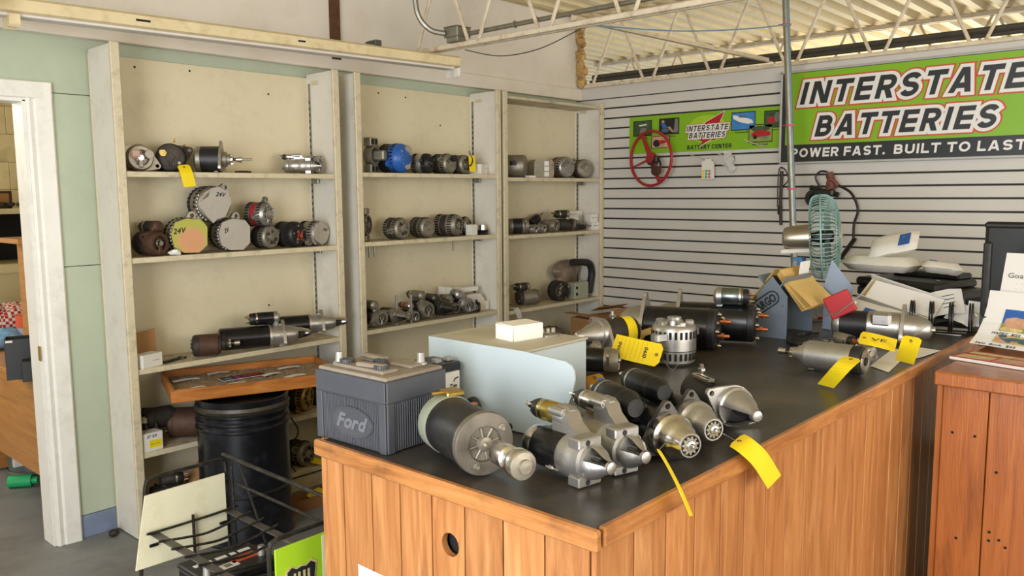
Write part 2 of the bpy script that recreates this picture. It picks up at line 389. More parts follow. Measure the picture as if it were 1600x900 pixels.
def block_text(s, M, width, height, m, parent, out=0, shear=0, gap=.10, name='lettering', thin=1.0):
    """out = extra outline width in metres"""
    tot = 0
    for ch in s: tot += (.30 if ch == ' ' else BLOCK[ch][0]+gap)
    sx = width/(tot-gap); sy = height; g = G(M); x0 = 0; z = 0; ns = 0; h = .11*sy*thin+out
    def quad(P): g.add([(x+y*shear, y, z) for x, y in P], [list(range(len(P)))])
    for ch in s:
        if ch == ' ': x0 += .30*sx; continue
        wd, strokes = BLOCK[ch]
        for kind, P in strokes:
            P = [(x0+x*sx, y*sy) for x, y in P]; z = -(ns % 6)*1.0e-4; ns += 1
            if kind in ('S', 'N'):
                (a, b), (c, d) = P; e = .11*sy+out if kind == 'S' else 0
                hx = h if a == c else e; hy = h if b == d else e
                quad([(min(a, c)-hx, min(b, d)-hy), (max(a, c)+hx, min(b, d)-hy), (max(a, c)+hx, max(b, d)+hy), (min(a, c)-hx, max(b, d)+hy)])
                continue
            if kind == 'D':                # diagonal with level-cut ends
                (a, b), (c, d) = P; l = math.hypot(c-a, d-b); ux, uy = (c-a)/l, (d-b)/l; wx = h/abs(uy); k_ = out/abs(uy)
                a -= ux*k_; b -= uy*k_; c += ux*k_; d += uy*k_
                quad([(a-wx, b), (a+wx, b), (c+wx, d), (c-wx, d)]); continue
            if out > 0:                    # outline of a curve: separate overlapping pieces, each a hair lower
                for i in range(len(P)-1):
                    (a, b), (c, d) = P[i], P[i+1]; l = math.hypot(c-a, d-b)
                    if l < 1e-7: continue
                    ux, uy = (c-a)/l, (d-b)/l; nx, ny = -uy*h, ux*h; e0 = out if i == 0 else 0; e1 = out if i == len(P)-2 else 0
                    quad([(a-ux*e0-nx, b-uy*e0-ny), (c+ux*e1-nx, d+uy*e1-ny), (c+ux*e1+nx, d+uy*e1+ny), (a-ux*e0+nx, b-uy*e0+ny)]); z -= 2.5e-5
                    if i: quad([(a+h*math.cos(t*PI/8), b+h*math.sin(t*PI/8)) for t in range(16)]); z -= 2.5e-5
                continue
            P = [p for i, p in enumerate(P) if i == 0 or math.hypot(p[0]-P[i-1][0], p[1]-P[i-1][1]) > 1e-6]; n = len(P); lo = []; hi = []
            closed = math.hypot(P[0][0]-P[-1][0], P[0][1]-P[-1][1]) < 1e-6
            for i in range(n):
                p, q_ = (P[i-1] if i else (P[-2] if closed else P[0])), (P[i+1] if i < n-1 else (P[1] if closed else P[-1]))
                dx, dy = q_[0]-p[0], q_[1]-p[1]; l = math.hypot(dx, dy); dx /= l; dy /= l
                e = (out+(.02*sy if kind == 'D' else 0)) if not closed and i in (0, n-1) else 0; e = -e if i == 0 else e
                lo.append((P[i][0]+dx*e+dy*h, P[i][1]+dy*e-dx*h)); hi.append((P[i][0]+dx*e-dy*h, P[i][1]+dy*e+dx*h))
            g.add([(x+y*shear, y, z) for x, y in lo+hi], [(i, i+1, n+i+1, n+i) for i in range(n-1)])
        x0 += (wd+gap)*sx
    return g.obj(name, m, parent, 0)

def scribble(M, w_, h_, parent, seed=1, r_=.0007):
    """illegible handwriting: one wavy ink line"""
    rr = random.Random(seed); g = G(M); g.tube([(w_*i/14, h_*(.5+rr.uniform(-.5, .5)*(1-.5*(i/14))), .0003) for i in range(15)], r_, 4); return g.obj('handwriting', m_ink, parent)
# ================================================================== THE SETTING
ZD = 3.0                                  # underside of the roof deck
def struct(name, g, m, smooth=0): return tag(g.obj(name, m, None, smooth), kind='structure')
def empty_struct(name): o = bpy.data.objects.new(name, None); COL.objects.link(o); return tag(o, kind='structure')
g = G(); g.box((-1.5, -1.6, -.05), (13, 11, .1)); struct('floor', g, m_floor)

wb_ = empty_struct('wall_back')
def wpiece(x0, x1, z0, z1, m=m_green, y0=0, y1=.1, nm='wall_panel'):
    G().box(((x0+x1)/2, (y0+y1)/2, (z0+z1)/2), (x1-x0, y1-y0, z1-z0), .002).obj(nm, m, wb_, 0)
XJ = -4.015                               # right jamb of the doorway
for z0, z1 in ((.112, 1.319), (1.322, 2.116)): wpiece(XJ, -3.3, z0, z1)
wpiece(XJ, -3.3, 0, .11, m_blue, -.004)
wpiece(-3.2985, 0, 0, 1.319); wpiece(-3.2985, 0, 1.322, 2.116)
wpiece(-5.1, 0, 2.119, ZD); wpiece(-7.2, -5.1, .112, ZD); wpiece(-7.2, -5.1, 0, .11, m_blue, -.004)
# doorway: casing boards, jamb, strike plate
d1 = empty_struct('door_1')
def cas(x0, x1, z0, z1):
    g = G()
    if x1-x0 < z1-z0:                      # profiled upright
        g.prism([(x0, .0), (x0, -.012), (x0+.012, -.018), (x0+.03, -.012), (x0+.04, -.02), (x1-.008, -.024), (x1, -.016), (x1, 0)], z0, z1, axis='Z')
    else: g.box(((x0+x1)/2, -.011, (z0+z1)/2), (x1-x0, .022, z1-z0), .004)
    g.obj('casing_board', m_white, d1, 30)
cas(XJ-.01, -3.915, 0, 2.158); cas(-5.2, -3.915, 2.085, 2.16); cas(-5.2, -5.1, 0, 2.158)
G().box((XJ-.012, .06, 1.04), (.024, .13, 2.08), .003).obj('jamb', m_white, d1, 0)
G().box((-4.55, .06, 2.08), (1.1, .13, .024), .003).obj('jamb', m_white, d1, 0)
G().box((XJ-.025, .0, .93), (.003, .03, .07), .001).obj('strike_plate', m_brass, d1, 0)
# upper drywall and its lower board
g = G(); g.box((-3.6, -.02, (2.46+ZD)/2), (7.2, .04, ZD-2.46)); struct('trim_1', g, m_dry)
g = G(); g.box((-3.6, -.028, 2.417), (7.2, .056, .09), .004); struct('trim_2', g, m_dry)
g = G(); g.box((-2.37, -.05, 2.73), (.06, .03, .6)); tag(g.obj('steel_post', m_rust, None, 0), 'rust-brown steel post showing through the upper white wall', 'post')
g = G()
for i in range(26): g.ball((-.03+random.uniform(-.02, .02), -.075+random.uniform(-.02, .02), 2.5+i*.02), random.uniform(.022, .045), 7, jit=.25)
tag(g.obj('insulation_foam', m_foam, None), 'ragged tan foam edge of the upper wall in the far corner', 'insulation')

# right wall: slatwall, one slat after another
wr = empty_struct('wall_right')
G().box((.05, -3.0, 1.23), (.06, 6.1, 2.46)).obj('backing_board', m_groove, wr, 0)
PITCH = .0775
slat = G().box((0, 0, 0), (.02, 6.1, PITCH-.0115), .002).mesh('slat', m_slat, 0)
for k in range(-18, 11):
    z = 1.52+PITCH*k
    o = link('slat', slat, wr); o.location = (.01, -3.0, z+PITCH/2)
G().box((.01, -3.0, 2.424), (.02, 6.1, .100), .002).obj('top_rail', m_slat, wr, 0)

# roof deck: corrugated sheets with ribs along X
ce = empty_struct('ceiling')
def ribs(y0, n):
    p = .165; prof = []
    for i in range(n):
        y = y0+i*p; prof += [(y, 0), (y+.06, 0), (y+.082, .045), (y+.143, .045)]
    prof.append((y0+n*p, 0)); return prof
y = -6.93
while y < 2.6:
    pr = ribs(y, 6)
    g = G(Tr(0, 0, ZD)); vs = []; fs = []; n = len(pr)
    for x in (-7.2, 4.6):
        vs += [(x, a, b) for a, b in pr]
    for x in (4.6, -7.2): vs += [(x, a, b+.003) for a, b in pr]
    for a, b in ((0, n), (2*n, 3*n)): fs += [(a+i, a+i+1, b+i+1, b+i) for i in range(n-1)]
    g.add(vs, fs); g.obj('deck_sheet', m_deck, ce, 0); y += .99

# side and front walls with the shop windows (behind the camera)
def wall_open(nm, M, L, a, b, z0, z1, wn):
    g = G(M); H = 3.05
    g.box((a/2, 0, H/2), (a, .1, H)); g.box(((b+L)/2, 0, H/2), (L-b, .1, H)); g.box(((a+b)/2, 0, z0/2), (b-a, .1, z0)); g.box(((a+b)/2, 0, (z1+H)/2), (b-a, .1, H-z1))
    struct(nm, g, m_dry)
    g = G(M)
    for x in (a, (a+b)/2, b): g.box((x, 0, (z0+z1)/2), (.06, .12, z1-z0), .004)
    for z in (z0, z1): g.box(((a+b)/2, 0, z), (b-a+.06, .12, .06), .004)
    struct(wn, g, m_white)
wall_open('wall_left', Matrix(((0, -1, 0, -7.2), (1, 0, 0, -7.0), (0, 0, 1, 0), (0, 0, 0, 1))), 7.0, 1.4, 5.4, .55, 2.6, 'window_1')
wall_open('wall_front', Tr(-7.2, -7.0, 0), 11.6, 1.2, 7.0, .55, 2.6, 'window_2')

# open-web steel joists along Y
def joist(x, label, y0=-6.9, y1=-.06, zc=2.475, web=.41, ph=0, m=m_joist, r=.011):
    t = thing('roof_joist', label, 'joist', (x, 0, zc), 0, 'open-web roof joists')
    for sx in (-1, 1):
        G().box((sx*.022, (y0+y1)/2, 0), (.022, y1-y0, .026), .003).obj('bottom_chord', m, t, 0)
        G().box((sx*.025, (y0+y1)/2, ZD-zc-.02), (.028, y1-y0, .038), .003).obj('top_chord', m, t, 0)
    y = y1-ph; k = 0
    while y > y0+web:
        for s in (0, 1):
            a = (0, y-web*s*.5-.02*s, .01 if s == 0 else ZD-zc-.02); b = (0, y-web*.5*(s+1)-.02*s, ZD-zc-.02 if s == 0 else .01)
            G().cyl(a, b, r, 7).obj('web_rod', m, t)
        y -= web+.10
    return t
joist(-2.0, 'cream open-web roof joist holding up the fluorescent strip', y1=-.05, ph=.30)
joist(0, 'cream open-web roof joist resting along the top of the slatwall', zc=2.475, ph=.10, web=.45)
joist(1.9, 'cream open-web roof joist farthest back, beyond the slatwall', y1=1.2, zc=2.5, ph=.2, web=.45)
t = thing('bridging_angle', 'dusty steel bridging bar between joists above the small green sign', 'brace', (-1.95, -1.45, 2.505))
G().box((.97, -.06, 0), (2.0, .03, .004), M=Rt(-.06, 'Z')).obj('flange', m_joist, t, 0); G().box((.97, -.045, .014), (2.0, .004, .03), M=Rt(-.06, 'Z')).obj('flange', m_joist, t, 0)
for dx, z, r_, m_, lb in ((.09, 2.555, .022, m_dpipe, 'thick dark conduit running above the top of the slatwall'), (.05, 2.52, .011, m_dpipe, 'thin dark conduit just below the thick one above the slatwall')):
    g = G(); g.tube([(dx, -6.8, z), (dx, -3, z), (dx, -.1, z)], r_, 10); tag(g.obj('conduit', m_, None), lb, 'conduit')
# conduit, junction box and flexible conduit on the near joist
g = G(); g.tube([(-1.97, -.74, 2.54), (-1.97, -1.5, 2.545), (-1.97, -6.8, 2.56)], .013, 8)
for y in (-1.1, -1.25): g.tube([(-1.97+.018*math.cos(a), y, 2.543+.018*math.sin(a)) for a in [i*PI/4 for i in range(8)]], .003, 4, True)
tag(g.obj('conduit', m_galv, None), 'grey conduit leaving the junction box along the near joist', 'conduit')
t = thing('junction_box', 'grey metal junction box on the joist above the fluorescent strip', 'electrical box', (-1.97, -.66, 2.50))
G().box((0, 0, .055), (.11, .11, .055), .003).obj('box_body', m_galv, t, 0); G().box((.0, .0, .015), (.09, .09, .03), .003).obj('lower_box', m_galv, t, 0); G().box((.0, 0, .085), (.115, .115, .004), .001).obj('cover_plate', m_galv, t, 0)
g = G(); pts = [(-2.03, -.62, 2.55), (-2.10, -.57, 2.57), (-2.15, -.53, 2.65), (-2.17, -.52, 2.8), (-2.22, -.52, 2.99)]
def spline(P, n=6):
    P = [Vector(p) for p in P]; o = []
    for i in range(len(P)-1):
        p0, p1, p2, p3 = P[max(i-1, 0)], P[i], P[i+1], P[min(i+2, len(P)-1)]
        for k in range(n):
            t = k/n; o.append(.5*((2*p1)+(p2-p0)*t+(2*p0-5*p1+4*p2-p3)*t*t+(3*p1-p0-3*p2+p3)*t**3))
    return o+[P[-1]]
g.tube(spline(pts, 8), .016, 8); tag(g.obj('flexible_conduit', m_galv, None), 'curved flexible metal conduit rising from the junction box', 'conduit')
g = G(); g.tube(spline([(-1.95, -.7, 2.46), (-1.93, -.95, 2.40), (-1.95, -1.25, 2.40), (-1.98, -1.55, 2.46)]), .003, 5); tag(g.obj('loose_wire', m_dpipe, None), 'thin loose wire sagging below the near joist', 'wire')
g = G(); g.tube(spline([(-1.97, -1.60, 2.47), (-1.4, -1.75, 2.50), (-.9, -1.9, 2.56), (-.36, -1.92, 2.66)]), .004, 5); tag(g.obj('blue_wire', m_bwire, None), 'thin blue wire strung from the joist to the pole', 'wire')
# fluorescent strip without tubes
A = Vector((-4.55, -.37, 0)); B = Vector((-1.955, -.62, 0)); L_ = (B-A).length
t = thing('fluorescent_fixture', 'yellowed fluorescent strip fixture without tubes above the bookcases', 'light fixture', (A.x, A.y, 2.365), math.atan2(B.y-A.y, B.x-A.x))
G().prism([(-.055, .05), (-.055, .006), (-.04, 0), (.04, 0), (.055, .006), (.055, .05), (.04, .062), (-.04, .062)], 0, L_).obj('channel', m_light, t, 0)
G().box((L_/2, 0, -.006), (L_-.06, .075, .012), .003).obj('wiring_cover', m_lightw, t, 0)
for y in (-.035, .035):
    g = G(); g.prism([(y-.017, -.005), (y-.017, -.045), (y-.008, -.055), (y+.008, -.055), (y+.017, -.045), (y+.017, -.005)], L_-.022, L_-.002); g.obj('lamp_holder', m_boxw, t, 0)
    g = G(); g.prism([(y-.017, -.005), (y-.017, -.045), (y-.008, -.055), (y+.008, -.055), (y+.017, -.045), (y+.017, -.005)], .35, .39); g.obj('lamp_holder', m_light, t, 0)
G().box((L_-.55, .0, .075), (.04, .1, .03), .003).obj('hanger_clip', m_dpipe, t, 0)
g = G(); g.box((L_-1.0, -.0555, .03), (.04, .002, .008)); g.box((L_-1.75, -.0555, .03), (.06, .002, .009)); g.obj('knockout_slot', m_dark, t, 0)
t2 = thing('fluorescent_fixture', 'end of a second cream fixture at the top left corner', 'light fixture', (-4.35, -.55, 2.375))
G().box((0, 0, .05), (.12, .12, .10), .006).obj('end_box', m_light, t2, 0); G().box((.0, 0, -.01), (.08, .08, .03), .006).obj('lamp_holder', m_boxw, t2, 0)

# pole
px = -.36; pb = at(1241, 410, 'x', px); pt_ = at(1228, 10, 'x', px)
dz = (pt_-pb)/(pt_.z-pb.z)
t = thing('steel_pole', 'grey steel pole from floor to roof beside the large green sign', 'pole', (px, pb.y-dz.y*pb.z, 0))
top = dz*(ZD-.005); mid = dz*2.0
G().tube([(0, 0, 0), dz*1.36, top], .021, 12).obj('pipe', m_galv, t)
g = G(); g.tube([dz*1.45+Vector((-.012, -.018, 0)), dz*2.0+Vector((-.012, -.018, 0)), dz*2.93+Vector((-.012, -.018, 0))], .0045, 5); g.obj('blue_wire', m_bwire, t)
for z in (1.66, 2.05, 2.66): g = G(Tr(*(dz*z))); g.lathe([(-.005, .0285), (.005, .0285)], 12, axis='Z'); g.box((-.022, .022, 0), (.03, .03, .002)); g.obj('pink_tape', m_pink, t)

# ================================================================== BOOKCASES
HB, YF = 2.335, -.266
def bookcase(label, x0, x1, shelves, d0, toprail=False):
    t = thing('bookcase', label, 'bookcase', (x0, 0, 0), 0, 'built-in cream bookcases'); W = x1-x0; th = .022
    G().box((W/2, -.010, HB/2-.01), (W-.01, .008, HB-.03)).obj('back_panel', m_case, t, 0)
    for s in (0, 1):
        xx = th/2+.008 if s == 0 else W-th/2-.008
        p = G().box((xx, (YF-.006)/2-.003, HB/2), (th, -YF-.008, HB-.01), .002).obj('side_panel', m_side, t, 0)
        G().box((xx, YF-.002, HB/2), (.042, .02, HB), .004).obj('face_strip', m_edge, p, 0)
        ys = -.04
        st = G().box((xx+(.5*th+.002)*(1 if s == 0 else -1), ys, HB/2), (.004, .016, HB-.12)).obj('slotted_standard', m_galv, p, 0)
        g = G()
        for k in range(58): g.box((xx+(.5*th+.0045)*(1 if s == 0 else -1), ys, .12+k*.036), (.002, .006, .016))
        tag(g.obj('standard_slots', m_dark, p, 0), kind='stuff')
        g = G(); g.box((xx+(.5*th+.004)*(1 if s == 0 else -1), -.1, HB-.06), (.008, .06, .02), .002); g.obj('corner_block', m_edge, p, 0)
    for z in shelves:
        sh = G().box((W/2, YF/2-.004, z-.011), (W-2*th-.02, -YF-.014, .02), .002).obj('shelf', m_shelf, t, 0)
        G().box((W/2, YF+.001, z-.013), (W-2*th-.02, .008, .026), .002).obj('edge_strip', m_edge, sh, 0)
        for s in (-1, 1): G().box((W/2+s*(W/2-th-.022), -.09, z-.038), (.012, .06, .028), .003).obj('shelf_clip', m_galv, sh, 0)
    G().box((W/2, YF/2, .04), (W-2*th-.02, -YF-.02, .075), .003).obj('plinth', m_edge, t, 0)
    g = G()
    for dx, dz in d0: g.cyl((dx, -.0135, dz), (dx, -.0145, dz), .006, 8)
    tag(g.obj('nail_hole', m_dark, t), kind='stuff')
    if toprail: G().box((W/2, YF/2, HB-.035), (W-.06, -YF-.01, .02), .002).obj('top_board', m_shelf, t, 0)
    return t
S1 = (1.760, 1.361, .836, .43, .12); S2 = (1.772, 1.368, .846, .40, .12); S3 = (1.755, 1.353, .823, .40, .12)
bookcase('cream bookcase nearest the doorway, with the rusty and taped alternators', -3.752, -2.521, S1, ((.10, 2.28), (.22, 2.27), (.5, 2.28), (.95, 2.2), (.12, 1.23), (.9, 1.03)))
bookcase('middle cream bookcase holding the bright blue alternator', -2.409, -1.195, S2, ((.2, 2.27), (.38, 2.27), (.6, 2.26), (.9, 2.1)))
bookcase('cream bookcase against the slatwall, with the plastic bag and black hose', -1.166, -.006, S3, ((.3, 2.0), (.85, 1.9), (.6, 1.82)), True)
for px_, lb in ((577, 'short steel peg left of a pair under the middle bookcase shelf'), (585, 'short steel peg right of a pair under the middle bookcase shelf'), (708, 'single short steel peg under the right half of the middle bookcase shelf')):
    z = S2[1]-.024; g = G(); g.cyl((xat(px_, -.18, z), -.18, z), (xat(px_, -.18, z), -.18, z-.075), .007, 8); tag(g.obj('shelf_peg', m_galv, None), lb, 'peg')

# ================================================================== MAIN COUNTER
HC = 1.03
X0, X1, Y0, Y1 = -4.187, -.80, -3.266, -2.379
ct = thing('sales_counter', 'pine board sales counter with a black worktop covered in starters', 'counter', (X0, Y0, 0)); LX, LY = X1-X0, Y1-Y0
G().box((LX/2, LY/2, HC-.012), (LX-.035, LY-.03, .022), .002).obj('worktop', m_ctop, ct, 0)
G().box((LX/2, .009, HC-.019), (LX-.02, .018, .041), .004, M=Tr(.018, 0, 0)).obj('edge_rail', m_boardx, ct, 0)
G().box((.0095, LY/2, HC-.019), (.019, LY, .041), .004).obj('edge_rail', m_boardy, ct, 0)
G().box((LX/2, LY-.008, HC-.019), (LX-.04, .014, .040), .003).obj('edge_rail', m_boardx, ct, 0)
G().box((LX/2, LY/2, .5), (LX-.09, LY-.09, .96)).obj('carcass', m_dark, ct, 0)
yb = [LY-.006, .788, .676, .572, .464, .360, .248, .137, .026]
for i in range(len(yb)-1):                # end face boards (facing -X), one with a cable hole
    a, b = yb[i+1]+.0022, yb[i]-.0022; hole = []
    if i == 4: hole = [circ(.027, 16, (Y0*0+(-2.86-Y0), .885))]
    G().prism([(a, 0), (b-.004, 0), (b, .0), (b, .988), (a, .988)], .018, .034, hole).obj('board', m_board, ct, 0)
    if i < 7: G().box((.0355, yb[i+1], .495), (.008, .012, .98)).obj('groove_strip', m_boardx, ct, 0)
for i in range(28):
    a = .034+.1195*i; b = min(a+.1195-.0042, LX-.03)
    if a > LX-.06: break
    G().box(((a+b)/2, .0235, .494), (b-a, .014, .988), .0025).obj('board', m_board, ct, 0)
    G().box((b+.002, .030, .494), (.010, .006, .985)).obj('groove_strip', m_boardy, ct, 0)
G().box((.026, .020, .494), (.014, .012, .988), .002).obj('corner_strip', m_board, ct, 0)
# second counter
C2 = Vector((-2.305, -3.335, 0))
c2 = thing('side_counter', 'darker pine board counter at right with the leaflets on it', 'counter', C2, R(-2))
G().box((.35, -.75, HC-.012), (.70, 1.5, .024), .003).obj('worktop', m_board2, c2, 0)
G().box((-.008, -.75, HC-.024), (.018, 1.5, .048), .005).obj('edge_rail', m_board2, c2, 0)
G().box((.38, -.75, .49), (.60, 1.44, .96)).obj('carcass', m_dark, c2, 0)
for i, (a, b) in enumerate(((.024, .165), (.168, .335), (.338, .50), (.503, .66), (.663, .82), (.823, .98))):
    G().box((.018, -(a+b)/2, .49), (.018, b-a, .98), .003).obj('board', m_board2, c2, 0)
G().box((.035, -.012, .49), (.04, .02, .98), .002).obj('end_board', m_board2, c2, 0)
g = G()
for dy, z in ((.06, .82), (.13, .82), (.2, .71), (.19, .5), (.22, .48), (.19, .47), (.24, .46), (.09, .45)): g.cyl((.0085, -dy, z), (.0075, -dy, z), .005, 8)
g.obj('screw_hole', m_dark, c2)

PN = 1
tag(G().box((-4.1705, -2.675, .60), (.001, .29, .28)).obj('paper_notice', m_paper, None, 0), 'blank white paper notice fixed low on the end of the main counter', 'paper')

# ================================================================== MOTOR BUILDERS
def ear_poly(r, n_ears, reach, er, a0=0, n=36):
    """outline of a round flange with rounded ears, in (y,z)"""
    o = []
    for i in range(n*2):
        a = a0+2*PI*i/(n*2); best = r
        for k in range(n_ears):
            d = (a-(a0+2*PI*k/n_ears)+PI) % (2*PI)-PI
            # tangent hull from circle r to small circle er at distance reach
            if abs(d) < PI/2:
                s = reach*math.sin(abs(d))
                if s <= er: best = max(best, reach*math.cos(d)+math.sqrt(er*er-s*s))
                else:
                    tang = math.acos(min(1, (r-er)/reach)); lim = tang
                    if abs(d) < lim: best = max(best, r/math.cos(lim-abs(d)))
        o.append((best*math.cos(a), best*math.sin(a)))
    return o
def flange(x0, x1, r, n_ears, reach, er, a0, M, m, t, name='mounting_flange', hole=.35):
    hs = [circ(er*hole*1.6, 8, (reach*math.cos(a0+2*PI*k/n_ears), reach*math.sin(a0+2*PI*k/n_ears))) for k in range(n_ears)]
    return G(M).prism(ear_poly(r, n_ears, reach, er, a0), x0, x1, hs).obj(name, m, t)
def gear(M, x0, x1, r, m, t, teeth=10, name='pinion_gear'):
    P = []
    for i in range(teeth):
        for f, q in ((0, .75), (.2, 1), (.5, 1), (.7, .75)): a = 2*PI*(i+f)/teeth; P.append((r*q*math.cos(a), r*q*math.sin(a)))
    return G(M).prism(P, x0, x1).obj(name, m, t, 20)
def stud(g, p, d, r=.004, l=.02, n=6):
    p = Vector(p); d = Vector(d).normalized(); g.cyl(p, p+d*l, r, 8); g.cyl(p+d*l*.3, p+d*l*.55, r*1.9, n)
def settle(t):
    lo = min((t.matrix_basis.to_3x3() @ c.matrix_basis @ v.co).z if False else (c.matrix_basis @ v.co).z for c in t.children if c.type == 'MESH' for v in c.data.vertices)*t.scale.x
    for c in t.children:
        for g_ in c.children:
            for v in g_.data.vertices: lo = min(lo, v.co.z*t.scale.x)
    if lo < 0: t.location.z += -lo+.0008
    return t
def starter(label, loc, yaw, R_=.045, L=.14, body=None, cap=None, nose='open', nm=None, sol=None, h=None, fl=None, n=22, roll=0, group=None, sc=1, name='starter_motor', cat='starter', pitch=0, ribs_=False, capl=.03):
    body = body or m_blk; cap = cap or m_alu; nm = nm or m_alu
    t = thing(name, label, cat, loc, yaw, group, sc=sc); h = R_ if h is None else h
    M = Tr(0, 0, h) @ Rt(pitch, 'Y') @ Rt(roll, 'X'); a, b = -L/2, L/2
    G(M).lathe([(a+capl, R_*.97), (a+capl+.002, R_), (b-.002, R_), (b, R_*.97)], n).obj('motor_body', body, t)
    g = G(M); g.lathe([(a-.004, 0), (a-.004, R_*.62), (a+.002, R_*.9), (a+.01, R_*.99), (a+capl, R_*.99)], n, cap=False); g.lathe([(a-.010, 0), (a-.010, R_*.28), (a-.003, R_*.30)], 12, cap=False); g.obj('end_cap', cap, t)
    g = G(M)
    for th in (.6, 3.74): stud(g, (a-.002, R_*.72*math.cos(th), R_*.72*math.sin(th)), (-1, 0, 0), .004, .010)
    g.obj('through_bolt', m_alud, t)
    if sol:
        sr, sl, ang, dist, sx, sm = sol; sy, sz = dist*math.sin(ang), dist*math.cos(ang)
        MS = M @ Tr(sx, sy, sz)
        s = G(MS).lathe([(0, sr*.96), (.003, sr), (sl-.003, sr), (sl, sr*.96)], 20).obj('solenoid', sm, t)
        G(MS).lathe([(-.022, 0), (-.022, sr*.8), (-.014, sr*.92), (0, sr*.92)], 18, cap=False).obj('solenoid_cap', m_plast, s)
        G(MS).lathe([(.008, sr*1.02), (.016, sr*1.02)], 20, cap=False).obj('crimp_band', m_alum, s)
        for q, (oy, oz) in enumerate(((sr*.45, sr*.3), (-sr*.45, sr*.3), (0, -sr*.5))):
            g = G(MS); stud(g, (-.020, oy, oz), (-1, 0, 0), .0045 if q < 2 else .003, .024); g.obj('terminal', m_cop if q == 0 else m_alum, s)
    def window_cone(x, prof, gap, a0, rr):
        G(M).lathe([(x+p, q) for p, q in prof], 24, a0+gap/2, a0+2*PI-gap/2).obj('nose_cone', nm, t)
        k2 = [pq for pq in prof[1:-1]]
        G(M).lathe([(x+p, q*.93) for p, q in k2], 20, a0+gap/2-.05, a0+2*PI-gap/2+.05).obj('nose_lining', m_iron, t)
        G(M).lathe([(x+prof[0][0], prof[0][1]), (x+prof[1][0]*.9, prof[1][1]*1.0)], 24).obj('nose_collar', nm, t)
        gear(M, x+prof[0][0]+.004, x+prof[-1][0]*.55, rr, m_steel, t, 9)
        G(M).cyl((x, 0, 0), (x+prof[-1][0]*.98, 0, 0), rr*.42, 10).obj('shaft', m_alum, t)
    if nose == 'block':
        g = G(M); g.lathe([(b-.004, R_*1.02), (b, R_*1.06), (b+.030, R_*1.06), (b+.036, R_*1.0), (b+.062, R_*.98), (b+.066, R_*.86)], n); g.obj('drive_housing', nm, t)
        for sg in (1, -1):
            p = G(M).box((b+.048, -.004, sg*(R_*.92)), (.036, R_*1.5, R_*.50), .003).obj('mounting_block', nm, t)
            G(M).cyl((b+.0662, -.012, sg*(R_*.95)), (b+.0668, -.012, sg*(R_*.95)), .0065, 10).obj('bolt_hole', m_ink, p)
        window_cone(b+.064, [(0, R_*.84), (.012, R_*.82), (.024, R_*.72), (.040, R_*.46), (.050, R_*.36), (.058, R_*.33)], .95, 2.35, R_*.36)
        G(M).lathe([(b+.116, R_*.31), (b+.124, R_*.30), (b+.126, R_*.2), (b+.126, 0)], 14, cap=False).obj('nose_tip', nm, t)
        g = G(M); stud(g, (b-.03, -R_*.95, -R_*.55), (1, 0, 0), .004, .04); stud(g, (b+.01, R_*1.0, .01), (0, 1, 0), .004, .014); g.obj('case_bolt', m_alum, t)
        if sol:                                           # cast tower that carries the solenoid
            tw = G(M); xa = sx+sl-.002; tw.prism([(xa, R_*.5), (b+.034, R_*.5), (b+.034, R_*.98), (xa+.056, sz-sr*.35), (xa+.046, sz+sr*.45), (xa+.032, sz+sr*.85), (xa, sz+sr*.9)], sy*.85-sr*.82, sy*.85+sr*.82, axis='Y'); tw.lathe([(sx+sl, sr*1.02), (sx+sl+.028, sr*1.02), (sx+sl+.040, sr*.7)], 18, c=(0, sy, sz)); tw.obj('fork_tower', nm, t)
            g = G(M); g.cyl((sx+sl-.01, sy-sr*.8, sz+sr*.45), (sx+sl+.034, sy-sr*.8, sz+sr*.45), .010, 12); g.cyl((sx+sl-.01, sy+sr*.8, sz-sr*.2), (sx+sl+.034, sy+sr*.8, sz-sr*.2), .010, 12); g.obj('tower_lug', nm, t)
            g = G(M); g.cyl((sx+sl+.034, sy-sr*.8, sz+sr*.45), (sx+sl+.037, sy-sr*.8, sz+sr*.45), .0065, 6); g.obj('lug_bolt', m_alum, t)
    elif nose == 'step':
        flange(b, b+.014, R_*.98, 3, R_*1.32, R_*.26, R(90), M, m_steel, t)
        k = R_
        G(M).lathe([(b+.014, k*1.06), (b+.022, k*1.10), (b+.040, k*1.08), (b+.046, k*.95), (b+.052, k*.90), (b+.066, k*.88), (b+.074, k*.76), (b+.084, k*.66), (b+.106, k*.60), (b+.110, k*.55), (b+.110, k*.48), (b+.086, k*.46), (b+.084, 0)], 28, cap=False).obj('nose_cone', nm, t)
        gear(M, b+.086, b+.110, k*.43, m_alud, t, 11)
        G(M).lathe([(b+.108, k*.24), (b+.114, k*.22), (b+.115, k*.13), (b+.110, k*.12), (b+.110, 0)], 14, cap=False).obj('shaft_end', m_alum, t)
        if sol:
            tw = G(M); tw.box((sx+sl*.98, sy*.6, sz*.6), (.055, sr*1.5, sz*.9), .012); tw.lathe([(sx+sl, sr), (sx+sl+.020, sr), (sx+sl+.05, sr*.6)], 18, c=(0, sy, sz)); tw.obj('fork_tower', body, t)
            g = G(M); g.box((sx+sl-.012, sy-sr*.7, sz+sr*.05), (.05, .018, .022), .004); g.cyl((sx+sl+.012, sy-sr*.7, sz), (sx+sl+.022, sy-sr*.7, sz), .008, 8); g.obj('tower_lug', body, t)
    elif nose == 'wedge':
        flange(b+.002, b+.014, R_*1.03, 2, R_*1.45, R_*.26, R(150), M, nm, t)
        window_cone(b+.014, [(0, R_*1.0), (.014, R_*.98), (.018, R_*.88), (.05, R_*.72), (.080, R_*.42), (.096, R_*.33), (.11, R_*.30)], 1.1, 3.5, R_*.34)
        g = G(M)
